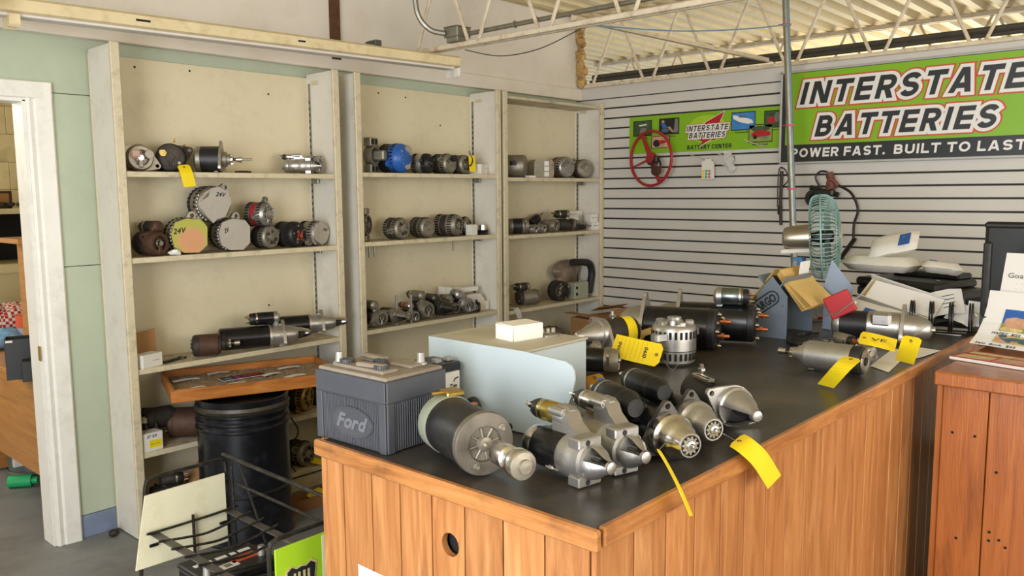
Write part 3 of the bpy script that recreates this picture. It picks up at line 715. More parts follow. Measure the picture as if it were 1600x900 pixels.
        for th in (-.2, .45, 1.1): g.box((b+.052, 0, 0), (.072, .006, .008), .002, M=Rt(th, 'X') @ Tr(0, 0, R_*.70) @ Rt(.42, 'Y') @ Tr(-b*.0, 0, 0) @ Tr(-(b+.052)*0, 0, 0)) if False else None
        g.lathe([(b+.108, R_*.30), (b+.122, R_*.27), (b+.124, R_*.20), (b+.124, 0)], 14, cap=False); g.obj('nose_tip', nm, t)
    elif nose == 'heavy':                                 # long machined gear housing
        k = R_
        G(M).lathe([(b, k*1.05), (b+.012, k*1.08), (b+.014, k*.96), (b+.06, k*.94), (b+.062, k*.9)], 28).obj('drive_housing', nm, t)
        P = []
        for i in range(24):
            for q, f in ((.95, 0), (1.04, .12), (1.04, .5), (.95, .62)): a_ = 2*PI*(i+f)/24; P.append((k*q*math.cos(a_), k*q*math.sin(a_)))
        G(M).prism(P, b+.05, b+.066).obj('knurled_ring', nm, t, 20)
        flange(b+.066, b+.082, k*.99, 3, k*1.22, k*.2, R(90), M, nm, t)
        G(M).lathe([(b+.082, k*.82), (b+.10, k*.80), (b+.13, k*.74), (b+.145, k*.66), (b+.15, k*.60)], 24).obj('nose_cone', nm, t)
        G(M).lathe([(b+.148, k*.62), (b+.175, k*.56), (b+.21, k*.38), (b+.222, k*.22), (b+.224, .0)], 18, R(-60), R(150)).obj('nose_shell', m_alum, t)
        gear(M, b+.15, b+.18, k*.3, m_iron, t, 9)
    elif nose == 'dome':
        k = R_; flange(b+.002, b+.016, k*1.05, 3, k*1.42, k*.25, R(90), M, nm, t)
        G(M).lathe([(b+.016, k*.92), (b+.055, k*.90), (b+.085, k*.80), (b+.108, k*.55), (b+.116, k*.26), (b+.116, 0)], 24, cap=False).obj('nose_cone', nm, t)
        G(M).lathe([(b+.114, k*.25), (b+.126, k*.22), (b+.126, 0)], 12, cap=False).obj('nose_tip', m_alum, t)
    elif nose == 'open':
        k = R_; flange(b, b+.010, k*1.0, 2, k*1.40, k*.26, R(fl if fl is not None else 155), M, nm, t)
        G(M).lathe([(b-.012, k*1.03), (b+.004, k*1.05), (b+.03, k*.92), (b+.036, k*.86), (b+.036, k*.62), (b+.004, k*.58), (b+.002, 0)], 22, cap=False).obj('nose_housing', nm, t)
        gear(M, b+.004, b+.030, k*.34, m_alud, t, 9)
        G(M).box((b+.033, 0, -k*.35), (.012, k*.34, k*.8), .003).obj('nose_bridge', nm, t, 0)
        G(M).lathe([(b+.028, k*.24), (b+.044, k*.20), (b+.044, 0)], 12, cap=False).obj('shaft_end', m_alum, t)
    elif nose == 'gear':                                  # bare shaft with stepped reduction drive
        k = R_
        G(M).lathe([(b, k*.9), (b+.012, k*.86), (b+.014, k*.6), (b+.032, k*.56), (b+.034, k*.42), (b+.05, k*.40)], 22).obj('drive_housing', nm, t)
        gear(M, b+.05, b+.062, k*.36, m_alum, t, 10)
        G(M).cyl((b+.05, 0, 0), (b+.085, 0, 0), k*.13, 10).obj('shaft', m_steel, t); G(M).lathe([(b+.078, k*.2), (b+.105, k*.24), (b+.108, .0)], 12, cap=False).obj('shaft_end', m_alum, t)
        G(M).box((b-.02, 0, -k*.78), (.022, k*.9, k*.42), .003).obj('mounting_block', nm, t, 0)
    if sol and nose in ('open', 'wedge', 'heavy', 'dome'):
        g = G(M); g.lathe([(sx+sl, sr*1.03), (sx+sl+.02, sr*1.03), (sx+sl+.032, sr*.6)], 16, c=(0, sy, sz)); g.box((sx+sl+.010, sy*.55, sz*.55), (.028, sr*1.3, dist*.9), .006, M=None); g.obj('fork_tower', nm, t)
    return settle(t)

def alternator(label, loc, yaw, R_=.065, L=.12, face=None, body=None, pull=False, ears=((R(100), 1.32), (R(-60), 1.28)), spokes=9, group=None, cover=None, stand=False, roll=0, stator=None, sc=1, face_style='spider', back_pulley=True, cat='alternator', pitch=0):
    """axis X; +X is the face turned to the viewer"""
    body = body or m_alud; face = face or body; stator = stator or m_iron
    t = thing('alternator', label, cat, loc, yaw, group, sc=sc); k = R_
    M = (Tr(0, 0, L/2) @ Rt(-PI/2, 'Y')) if stand else Tr(0, 0, k*1.0) @ Rt(pitch, 'Y') @ Rt(roll, 'X')
    b = L/2
    G(M).lathe([(-b*.25, k*.97), (-b*.25, k*.995), (b*.2, k*.995), (b*.2, k*.97)], 24, cap=False).obj('stator', stator, t)
    hn = G(M); hn.lathe([(-b, k*.55), (-b, k*.80), (-b*.86, k*.95), (-b*.28, k*1.0)], 24, cap=True); hn.obj('rear_housing', body, t)
    G(M).lathe([(b*.2, k*1.0), (b*.75, k*1.0), (b*.92, k*.95), (b, k*.86), (b, k*.72), (b*.86, k*.70), (b*.84, 0)], 26, cap=False).obj('front_housing', face if not stand else body, t)
    g = G(M)
    nsl = 26
    for i in range(nsl):
        a = 2*PI*i/nsl; g.box((b*.52, 0, k*.995), (b*.36, k*.11, .004), 0, M=Rt(a, 'X')); g.box((-b*.55, 0, k*.975), (b*.34, k*.11, .006), 0, M=Rt(a, 'X'))
    o = g.obj('vent_slots', m_dark, t); o['kind'] = 'stuff'
    if face_style == 'spider':
        g = G(M); g.lathe([(b*.86, k*.34), (b*1.02, k*.32), (b*1.05, k*.2), (b*1.05, 0)], 16, cap=False); g.obj('bearing_hub', face, t)
        for i in range(spokes):
            a = 2*PI*i/spokes+.2; G(M).box((b*.93, 0, k*.53), (b*.14, k*.10, k*.42), .002, M=Rt(a, 'X')).obj('spoke', face, t, 0)
        g = G(M); rr = random.Random(len(label)+int(abs(loc[0])*1000))
        for i in range(5): a = rr.uniform(0, 6.28); g.box((b*.98, 0, k*.5), (b*.2, k*rr.uniform(.12, .3), k*rr.uniform(.15, .3)), .003, M=Rt(a, 'X'))
        g.obj('rectifier_block', m_iron if rr.random() < .6 else m_alud, t)
        g = G(M)
        for i in range(4): a = 1.57*i+.5; stud(g, (b*.95, k*.80*math.cos(a), k*.80*math.sin(a)), (1, 0, 0), k*.05, b*.16)
        g.obj('case_bolt', m_alum, t)
    elif face_style == 'plate':
        g = G(M); g.lathe([(b*.9, k*.88), (b*1.0, k*.86), (b*1.03, k*.3), (b*1.12, k*.28), (b*1.12, 0)], 22, cap=False); g.obj('end_plate', face, t)
        g = G(M)
        for i in range(4): a = R(35); y = (i-1.5)*k*.22; g.box((b*1.01, 0, 0), (b*.06, k*.09, k*.5), .002, M=Rt(a, 'X') @ Tr(0, y, k*.42))
        g.obj('louvre_slot', m_dark, t)
        g = G(M)
        for i in range(5): a = 1.25*i+.5; stud(g, (b*.99, k*.7*math.cos(a), k*.7*math.sin(a)), (1, 0, 0), k*.05, b*.12)
        g.obj('case_bolt', m_alum, t)
    if pull:
        g = G(M); g.lathe([(b, k*.2), (b*1.15, k*.2), (b*1.18, k*.56), (b*1.28, k*.58), (b*1.36, k*.46), (b*1.44, k*.58), (b*1.54, k*.56), (b*1.56, k*.24), (b*1.5, 0)], 22, cap=False); pl = g.obj('pulley', m_plast, t)
        G(M).lathe([(b*1.5, k*.17), (b*1.68, k*.17), (b*1.7, .0)], 6, cap=False).obj('shaft_nut', m_alum, pl)
    for a, rc in ears:
        y, z = k*rc*math.cos(a), k*rc*math.sin(a); e = k*.24
        c, s = math.cos(a), math.sin(a)
        P = [(k*.8*c-s*k*.36, k*.8*s+c*k*.36)]+[(y+e*math.cos(a+q), z+e*math.sin(a+q)) for q in (PI/2, 1.0, .5, 0, -.5, -1.0, -PI/2)]+[(k*.8*c+s*k*.36, k*.8*s-c*k*.36)]
        G(M).prism(P[::-1], b*.3, b*.62, [circ(e*.5, 8, (y, z))]).obj('mounting_ear', face, t)
    if cover:
        P, m_, txt, th = cover
        cv = G(M).prism([(y*k, z*k) for y, z in P], b*1.02, b*1.05).obj('face_cover', m_, t, 0)
        if txt: text(txt, M @ frame((b*1.06, k*th[0], k*th[1]), (0, math.cos(th[2]), math.sin(th[2])), (0, -math.sin(th[2]), math.cos(th[2]))), k*th[3], k*th[4], th[5] if len(th) > 5 else m_ink, cv, .0012, .25, 'handwriting')
    return settle(t)
def tagpts(label, pts, wv, L=None, m=None, marks=None, string=None, grom=True):
    """bent card through world points, first point at the hole end; wv = width vector"""
    m = m or m_yel; P = spline(pts, 5); o = P[0].copy(); wv = Vector(wv)
    t = thing('tag', label, 'tag', o); P = [p-o for p in P]
    G().strip(P, wv, .0008, [.62]+[1]*(len(P)-1)).obj('card', m, t)
    d = (P[2]-P[0]).normalized(); M = frame((0, 0, 0), d, wv if d.cross(wv).dot(CP-o) > 0 else -wv)
    q_ = M @ Tr(.016, 0, .0012)
    if grom: G(q_).lathe([(-.0035, .0058), (.0012, .0058), (.0012, .0022)], 12, axis='Z', cap=False).obj('grommet', m_ring, t)
    if string: G().tube(spline([Vector(p)-o for p in string], 4), .0008, 4).obj('string', m_wire, t)
    if marks: marks(t, M)
    return t
def tagcard(label, M, L=.12, W=.062, bend=0, m=None, marks=None, group=None, string=None, end=None):
    """M: card frame, x along the card from its hole end, y across, z out of the face"""
    loc = M.translation.copy(); t = thing('tag', label, 'tag', loc, 0, group); M = Tr(*(-loc)) @ M; m = m or m_yel; n = 9; pts = []; tp = []
    string = [Vector(p)-loc for p in string] if string else None
    x = z = 0
    for i in range(n):
        f = i/(n-1); pts.append(M @ Vector((x, 0, z))); tp.append(.62 if i == 0 else 1)
        a = bend*f; st = L/(n-1) if i else L*.12
        x += st*math.cos(a); z -= st*math.sin(a)
    wv = (M.to_3x3() @ Vector((0, -W, 0)))
    G().strip(pts, wv, .0007, tp).obj('card', m, t)
    q = M @ Tr(L*.13, 0, .0006-.004*bend*0)
    G(q).lathe([(0, .0052), (.0014, .0052), (.0014, .0022)], 12, axis='Z', cap=False).obj('grommet', m_ring, t)
    if string:
        G().tube(spline(string, 4), .0007, 4).obj('string', m_wire, t)
    if marks: marks(t, M)
    return t
# ================================================================== THINGS ON THE MAIN COUNTER
def cdir(a): return Vector((math.cos(a), math.sin(a), 0))
m_emb = mat('worn_emblem_plastic', '#6a6a70', .5, 0, .06, 20)
# big dark battery with the oval emblem
bt = thing('car_battery', 'large dusty black battery with ribbed sides and oval emblem, on the counter corner', 'battery', (-4.145, -2.622, HC), R(92.5))
BL, BW, BH = .262, .20, .176              # local x along the long face, local y towards -X of the room
G().box((BL/2, -BW/2, BH/2), (BL, BW, BH), .004).obj('case', m_batt, bt)
for k in range(36):                        # vertical ribs on both visible faces
    x = .030+k*(BL-.06)/35; G().box((x, .0012, .062), (.0034, .0036, .118), .001).obj('rib', m_batt, bt, 0)
for k in range(20):
    y = -.028-k*(BW-.056)/19; G().box((-.0012, y, .062), (.0036, .0036, .118), .001).obj('rib', m_batt, bt, 0)
for (cx, cy, dx, dy) in ((BL/2, .002, BL, .005), (-.002, -BW/2, .005, BW)): G().box((cx, cy, BH-.026), (dx, dy, .052), .002).obj('upper_band', m_batt, bt)
for (cx, cy, dx, dy) in ((.012, .002, .024, .005), (BL-.012, .002, .024, .005), (-.002, -.012, .005, .024), (-.002, -BW+.012, .005, .024)): G().box((cx, cy, .062), (dx, dy, .124), .002).obj('corner_band', m_batt, bt)
EM = frame((BL*.46, .003, .062), (-1, 0, 0), (0, 0, 1))
em = G(EM).prism([(.078*math.cos(a), .038*math.sin(a)) for a in [i*2*PI/36 for i in range(36)]], 0, .003, axis='Z').obj('oval_emblem', m_batt, bt)
g = G(EM); g.tube([(.074*math.cos(a), .034*math.sin(a), .003) for a in [i*2*PI/36 for i in range(36)]], .0012, 5, True); g.obj('emblem_rim', m_batt, em)
for k in range(3): text('Ford', EM @ Tr(-.055, -.016, .0032+.0006*k), .10, .036, m_emb, em, .0020, .42, 'script_lettering')
lid = G().box((BL/2, -BW/2, BH+.004), (BL-.006, BW-.006, .010), .003).obj('lid', m_dust, bt)
G().box((BL*.5, -.05, BH+.012), (.19, .055, .010), .004).obj('lid_step', m_dust, bt); G().box((BL*.5, -.145, BH+.012), (.19, .06, .010), .004).obj('lid_step', m_dust, bt)
for x, y in ((.07, -.05), (.125, -.095), (.20, -.05)):
    g = G(Tr(x, y, BH+.014)); P = []
    for i in range(20): P += [(.019*math.cos((i+f)*2*PI/20)*q, .019*math.sin((i+f)*2*PI/20)*q) for f, q in ((0, 1), (.5, 1), (.55, .92), (.95, .92))]
    g.prism(P, 0, .012, axis='Z'); g.obj('vent_cap', m_batt, bt, 20)
for x, y, l, a in ((.10, -.045, .09, .15), (.175, -.12, .10, -.1)): G(Tr(x, y, BH+.022) @ Rt(a, 'Z')).box((0, 0, 0), (l, .022, .012), .004).obj('link_bar', m_dust, bt)
for x, y in ((.225, -.045), (.05, -.165)): g = G(Tr(x, y, BH+.012)); g.lathe([(0, .016), (.005, .015), (.006, .0105), (.03, .009), (.031, 0)], 16, axis='Z', cap=False); g.obj('lead_post', m_lead, bt)
# small white battery behind it
t = thing('motorcycle_battery', 'narrow white battery with black top and scribbled side, behind the large black battery', 'battery', (-3.862, -2.545, HC))
G().box((0, .055, .072), (.078, .11, .144), .004).obj('case', m_boxw, t); G().box((0, .055, .156), (.082, .114, .024), .004).obj('lid', m_plast, t)
for x, y in ((-.02, .03), (.022, .03)): G(Tr(x, y, .168)).box((0, 0, .006), (.02, .02, .012), .002).obj('terminal', m_lead, t)
FM = frame((-.005, -.0008, .10), (1, 0, 0), (0, 0, 1))
text('Ton', FM @ Tr(.002, .0, 0), .026, .011, m_ink, t, .0006, .2, 'handwriting'); text('Body', FM @ Tr(-.002, -.018, 0), .030, .011, m_ink, t, .0006, .2, 'handwriting'); G(FM).prism([(.016, .016), (.022, .025), (.034, .028), (.036, .024), (.024, .022), (.018, .015)], 0, .0003, axis='Z').obj('ink_arrow', m_ink, t, 0)
# generator
t = thing('generator', 'large black generator with sage end band and steel shaft drive, beside the black battery', 'generator', (-4.06, -2.79, HC), R(-108.8)); k = .070; M = Tr(0, 0, k*1.03+.001); b = .105
G(M).lathe([(-b+.045, k*.975), (b-.004, k*.975)], 36).obj('field_case', m_blk2, t)
G(M).lathe([(-b-.016, 0), (-b-.016, k*.6), (-b-.008, k*.86), (-b+.006, k*.98), (-b+.05, k*1.0), (-b+.05, k*.96)], 36, cap=False).obj('end_band', m_sage, t)
cl = G(M).box((-b+.026, .012, k*1.06), (.05, .045, .012), .003).obj('band_clamp', m_brass, t)
G(M).cyl((-b+.026, -.04, k*1.08), (-b+.026, .02, k*1.08), .0045, 8).obj('clamp_screw', m_brass, cl)
G(M).lathe([(b-.006, k*.98), (b-.004, k*1.03), (b+.008, k*1.03), (b+.011, k*1.0), (b+.011, k*.58), (b+.004, k*.55), (b+.002, 0)], 40, cap=False).obj('end_plate', mat('tarnished_end_plate', '#7a7368', .42, .6, .15, 20, ('#4a4238', .5, 14)), t)
for i in range(8): G(M).box((b+.005, 0, k*.36), (.006, .004, k*.36), .001, M=Rt(i*PI/4+.2, 'X')).obj('spoke', m_alud, t, 0)
g = G(M); g.lathe([(b, k*.24), (b+.016, k*.23), (b+.018, k*.14), (b+.018, 0)], 18, cap=False); g.obj('bearing_hub', m_alud, t)
for a in (.9, 3.6): g = G(M); g.lathe([(b+.008, .0085), (b+.016, .0085), (b+.017, .006), (b+.022, .005), (b+.022, 0)], 10, c=(0, k*.74*math.sin(a), k*.74*math.cos(a)), cap=False); g.obj('plate_screw', m_alud, t)
G(M).cyl((b, 0, 0), (b+.075, 0, 0), .0075, 14); MG = M; M = M @ Tr(.028, 0, 0); G(M).cyl((b-.03, 0, 0), (b+.075, 0, 0), .0075, 14).obj('shaft', m_alum, t)
G(M).lathe([(b+.048, .008), (b+.048, .0245), (b+.051, .0265), (b+.094, .0265), (b+.096, .025), (b+.100, .018), (b+.108, .018), (b+.113, .021), (b+.124, .019)], 28).obj('drive_sleeve', m_alum, t)
p = G(M).lathe([(b+.120, .018), (b+.122, .030), (b+.126, .0315), (b+.148, .0315), (b+.151, .030), (b+.151, .014)], 28).obj('drive_pinion', m_alum, t)
G(M).lathe([(b+.149, .030), (b+.153, .028), (b+.156, .015), (b+.163, .014), (b+.164, .0)], 24, cap=False).obj('drive_hub', m_alud, p)
M = MG; g = G(M); g.lathe([(0, .009), (.003, .009), (.0035, 0)], 12, axis='Z', c=(.02, .022, k*.93), cap=False); g.obj('plug_screw', m_ring, t)
# cable behind the generator
t = thing('battery_cable', 'thick black cable arching up behind the generator', 'cable', (-3.835, -2.60, HC))
G().tube(spline([(.02, .06, .004), (.03, .045, .05), (.02, .01, .065), (-.01, -.04, .05), (-.02, -.07, .01), (.02, -.10, .012), (.05, -.11, .010)], 8), .0085, 10).obj('cable', m_rubber, t)
G().box((.015, .085, .035), (.012, .006, .07), .002).obj('brass_lug', m_brass, t); G().cyl((.05, -.11, .011), (.075, -.115, .011), .006, 8).obj('cable_end', m_cop, t)
# grey-blue cabinet with a cheek panel
XA, YA, XB, YB, HK = -3.795, -2.755, -3.535, -2.395, .217
t = thing('metal_cabinet', 'pale blue-grey metal cabinet with a curved cheek panel on the counter', 'cabinet', (XA, YA, HC)); W, D = XB-XA, YB-YA
G().box((W/2, D/2, HK/2-.003), (W, D, HK-.006), .003).obj('body', m_cabl, t)
G().box((W/2, D/2, HK-.003), (W+.008, D+.006, .006), .002).obj('top_sheet', m_cabt, t, 0)
P = [(D, .002), (D, HK), (0, HK)]+[(-.10, HK-.006), (-.135, HK-.008), (-.152, HK-.016), (-.161, HK-.03), (-.163, HK-.05), (-.155, HK-.09), (-.135, HK-.13), (-.10, HK-.17), (-.05, HK-.20), (0, .002)]
G().prism(P[::-1], -.006, -.001).obj('cheek_panel', m_cabl, t, 0)
t = thing('small_carton', 'small white carton lying open on the grey-blue cabinet', 'box', (-3.66, -2.615, HC+HK), R(-100))
G().box((0, 0, .021), (.075, .11, .042), .001).obj('carton', m_boxw, t, 0); G().box((.039, -.004, .020), (.0015, .100, .04), .0005, M=Rt(.06, 'Z')).obj('end_flap', m_boxw, t, 0); G().box((0, .0, .0435), (.072, .104, .0015), 0, M=Rt(.03, 'Y')).obj('lid_flap', m_boxw, t, 0)
t = thing('metal_bracket', 'small grey metal bracket behind the white carton on the cabinet', 'bracket', (-3.585, -2.665, HC+HK), R(-20))
G().prism(rrect(.05, .035, .012), 0, .006, [circ(.008, 10)], 'Z').obj('plate', m_alud, t, 0)
for x in (-.018, 0, .018): G().box((x, .014, .014), (.012, .006, .016), .002).obj('lug', m_alud, t, 0)

# the row of starters along the front edge
def tip(px, py, z, yaw, back): p = at(px, py, 'z', HC+z); d = cdir(R(yaw)); p = p-d*back; return (p.x, p.y, HC)
starter('silver starter with gold solenoid and block mounts, on the counter corner', tip(957, 733, .053, -99, .186), R(-99), .045, .12, m_blk, m_alum, 'block', m_alu, (.0245, .058, .22, .078, -.05, m_gold), .0535)
starter('silver starter with silver solenoid, second from the counter corner', tip(1011, 716, .053, -106, .186), R(-106), .045, .12, m_alud, m_alud, 'block', m_alu, (.0235, .062, .22, .078, -.055, m_alum), .0535)
s4 = starter('black starter with stepped silver nose and blue terminal, third in the front row', tip(1079, 698, .056, -117, .195), R(-117), .050, .17, m_blk, m_blk2, 'step', m_alum, (.036, .105, R(-48), .092, -.085, m_blk), .058)
G(Tr(0, 0, .06)).box((-.118, -.062, .085), (.018, .014, .012), .003).obj('blue_terminal_boot', m_blued, s4)
starter('black starter with stepped dull silver nose, fourth in the front row', tip(1122, 676, .056, -117, .212), R(-117), .048, .17, m_blk, m_blk2, 'step', m_alu, (.033, .105, R(-42), .090, -.085, m_blk), .058)
s6 = starter('black starter with pointed silver nose at the far end of the front row', tip(1184, 652, .058, -121, .217), R(-121), .053, .19, m_blk2, m_blk2, 'wedge', m_alu, None, .06)
g = G(Tr(0, 0, .06)); stud(g, (-.06, .0, .052), (0, 0, 1), .006, .026); g.obj('terminal_stud', m_alum, s6)
G(Tr(.0, -.03, .112)).prism(rrect(.10, .024, .012), 0, .006, [rrect(.07, .008, .004)], 'Z').obj('link_bar', m_alum, s6, 0)
# yellow tags of the front row
def card_frame(p, along, across): u = Vector(along).normalized(); v = Vector(across); v = (v-u*v.dot(u)).normalized(); return frame(p, u, v)
def lines(n=6, L=.12, W=.062, txt=None):
    def f(t, M):
        g = G(M @ Tr(0, 0, .0012))
        for i in range(n): x = L*(.3+.65*i/max(1, n-1)); g.add([(x, -W*.42, 0), (x+.0007, -W*.42, 0), (x+.0007, W*.42, 0), (x, W*.42, 0)], [(0, 1, 2, 3)])
        g.obj('printed_lines', m_ring, t, 0)
        if txt:
            for s, x, y, w_, h_, a in txt: text(s, M @ Tr(x, y, .0014) @ Rt(a, 'Z'), w_, h_, m_ink, t, .0004, .15, 'handwriting')
    return f
A_ = lambda px, py, ax, v: at(px, py, ax, v)
tagpts('yellow tag bent down over the counter edge, tied to the fourth starter', [A_(1150, 687, 'z', HC+.028), A_(1166, 697, 'y', -3.268), A_(1188, 718, 'y', -3.292), A_(1210, 753, 'y', -3.300)], A_(1222, 745, 'y', -3.3)-A_(1196, 761, 'y', -3.3)+Vector((.006, .012, .004)), string=[(-3.60, -3.175, HC+.05), (-3.575, -3.20, HC+.035), A_(1150, 689, 'z', HC+.028)])
vd = (A_(1060, 760, 'y', -3.29)-CP).normalized()
tagpts('yellow tag seen edge-on, hanging past the counter edge below the third starter', [A_(1028, 702, 'z', HC+.05), A_(1042, 725, 'z', HC+.035), A_(1063, 766, 'y', -3.30), A_(1080, 806, 'y', -3.31)], vd*.045+rt*.007, string=[(-3.728, -3.165, HC+.075), (-3.745, -3.16, HC+.065), A_(1029, 704, 'z', HC+.05)], grom=False)
tagcard('orange card tag tucked behind the black starters near the cabinet', card_frame((-3.39, -2.675, HC+.075), (.25, -.1, -.9), (.55, -.8, 0)), .07, .05, 0, m_orng)
t = thing('small_carton', 'torn brown carton piece beside the grey-blue cabinet', 'box', (-3.30, -2.60, HC), R(-30)); G().box((0, 0, .02), (.07, .05, .04), .001).obj('carton', m_cardd, t, 0)

# middle group: standing alternator, black motors
al = alternator('bright silver alternator standing upright behind the large yellow tag', (-2.775, -2.58, HC), R(-75), .080, .145, m_alu, m_alu, False, ((R(160), 1.32), (R(-25), 1.38)), 7, stand=True, stator=m_alu)
g = G(Tr(0, 0, .145)); g.lathe([(-.004, .034), (.012, .032), (.014, .026), (.024, .026), (.026, 0)], 20, axis='Z', cap=False); g.obj('regulator_cap', m_alu, al)
for i in range(5):
    a = i*1.26+.4; G(Tr(0, 0, .140)).box((.055, 0, .008), (.03, .028, .022), .004, M=Rt(a, 'Z')).obj('housing_boss', m_alu, al)
MT0, MT1 = at(1033, 556, 'x', -2.95), at(958, 539, 'x', -2.99)
tagpts('large yellow tag with written numbers leaning on the upright silver alternator', [MT0, MT0.lerp(MT1, .5)+Vector((-.004, -.004, 0)), MT1], at(1042, 546, 'x', -2.95)-at(1031, 580, 'x', -3.0)+Vector((0, 0, .004)), marks=lines(9, .19, .085, (('0190', .05, .022, .040, .013, R(-90)), ('0190', .145, .022, .040, .012, R(-90)))), string=[at(1037, 562, 'x', -2.94), at(1050, 578, 'x', -2.93), at(1062, 566, 'x', -2.89)])
def rear(px, py, z, yaw, L): p = at(px, py, 'z', HC+z)+cdir(R(yaw))*L/2; return (p.x, p.y, HC)
def rear_bolts(t, R_, h, L):
    g = G(Tr(0, 0, h))
    for i in range(5): a = i*1.257+.3; stud(g, (-L/2-.002, R_*.8*math.sin(a), R_*.8*math.cos(a)), (-1, 0, 0), .005, .014)
    g.obj('case_bolt', m_alum, t)
    for y, z in ((-.01, .03), (.03, -.02)): g = G(Tr(0, 0, h)); stud(g, (-L/2-.004, y, z), (-1, 0, 0), .007, .045); g.obj('terminal', m_cop, t)
b1 = starter('large black motor with bolted end, directly behind the upright silver alternator', rear(1122, 516, .082, 108, .28), R(108), .080, .28, m_blk, m_blk2, 'dome', m_alu, None, .082); rear_bolts(b1, .08, .082, .28)
b2 = starter('large black starter with iridescent solenoid on top, behind the other black motor', rear(1181, 506, .080, 112, .30), R(112), .078, .30, m_blk, m_blk2, 'dome', m_alu, (.036, .085, R(12), .112, -.10, m_irid), .080); rear_bolts(b2, .078, .08, .30)
starter('black starter with a silver end ring, against the right side of the grey-blue cabinet', (-3.10, -2.43, HC), R(-62), .042, .15, m_blk, m_blk2, 'open', m_alud, (.026, .07, R(70), .078, -.06, m_blk), .043)
s = starter('starter with pale pointed nose and yellow band, left behind the silver alternator', (-2.84, -2.385, HC), R(158), .055, .13, m_iron, m_iron, 'wedge', m_alu, None, .10)
G(Tr(0, 0, .10)).lathe([(-.045, .0575), (-.005, .0575)], 22, cap=False).obj('yellow_band', m_yel, s); g = G(Tr(0, 0, .10)); stud(g, (.03, 0, .052), (0, 0, 1), .007, .03); g.obj('terminal_stud', m_alum, s)
G(Tr(0, 0, 0)).box((0, 0, .022), (.10, .07, .044), .006).obj('mounting_block', m_iron, s)
t = thing('newspaper', 'folded printed newspaper behind the black motors', 'newspaper', (xat(1012, -2.41, HC+.06), -2.41, HC), R(-20)); g = G(); g.strip([(-.09, 0, .004), (-.03, 0, .075), (.03, 0, .085), (.08, 0, .06)], (0, .05, 0), .010); g.obj('sheets', m_man, t, 0)

# right group: silver starters with tags
sA = starter('silver starter with black end cap and yellow tag, nearest on the right of the counter', (-2.565, -3.085, HC), R(90), .050, .19, m_alu, m_rubber, 'gear', m_alu, None, .052, capl=.035)
G(Tr(0, 0, .052)).lathe([(-.10, .0), (-.10, .022), (-.103, .026), (-.103, .036), (-.098, .040)], 20, cap=False).obj('bearing_ring', m_alud, sA)
tagpts('yellow tag draped over the nearest silver starter on the right', [at(1333, 559, 'z', HC+.108), at(1316, 574, 'z', HC+.085), at(1290, 603, 'z', HC+.006)], at(1345, 562, 'z', HC+.105)-at(1318, 556, 'z', HC+.105), marks=lines(5, .15, .05))
starter('slim silver starter lying behind the nearest one, with the VE tag', (-2.30, -3.06, HC), R(58), .036, .15, m_alu, m_alu, 'gear', m_alu, (.022, .075, R(50), .062, -.03, m_alud), .038)
tagpts('yellow tag marked VE lying across the slim silver starter', [at(1343, 527, 'z', HC+.108), at(1365, 531, 'z', HC+.10), at(1400, 540, 'z', HC+.07)], at(1346, 518, 'z', HC+.10)-at(1340, 536, 'z', HC+.075), marks=lines(0, .16, .07, (('VE', .035, -.012, .05, .026, 0),)))
sC = starter('largest silver starter with domed nose, in front of the papers on the counter', tip(1462, 517, .060, -81, .13+.126), R(-81), .058, .26, m_blk2, m_alu, 'dome', m_alu, (.030, .10, R(100), .085, -.05, m_alud), .062)
G(Tr(0, 0, .062)).lathe([(.005, .0585), (.008, .061), (.12, .061), (.13, .0585)], 26, cap=False).obj('gear_housing', m_alu, sC); G(Tr(0, 0, .062)).box((.06, -.035, .035), (.08, .06, .06), .012).obj('fork_tower', m_alu, sC)
tagpts('yellow tag standing against the domed nose of the largest silver starter', [at(1426, 526, 'z', HC+.115), at(1420, 545, 'z', HC+.07), at(1413, 566, 'z', HC+.012)], at(1441, 531, 'z', HC+.11)-at(1411, 525, 'z', HC+.11), string=[at(1425, 528, 'z', HC+.113), at(1440, 515, 'z', HC+.12), at(1450, 510, 'z', HC+.11)])
def sheet(label, pts, m=m_paper, th=.0008, cat='paper', group=None, nm='paper_sheet'):
    g = G(); g.prism([(p[0], p[1]) for p in pts], pts[0][2], pts[0][2]+th, axis='Z'); return tag(g.obj(nm, m, None, 0), label, cat, group)
q = lambda px, py, z=HC+.001: tuple(at(px, py, 'z', z))
sheet('white paper sheet under the slim silver starter near the counter edge', [q(1360, 572), q(1388, 582), q(1424, 548), q(1395, 545)][::-1])
sheet('second white paper sheet by the counter edge under the domed starter', [q(1400, 566, HC+.0025), q(1440, 558, HC+.0025), q(1470, 548, HC+.0025), q(1430, 542, HC+.0025)][::-1])
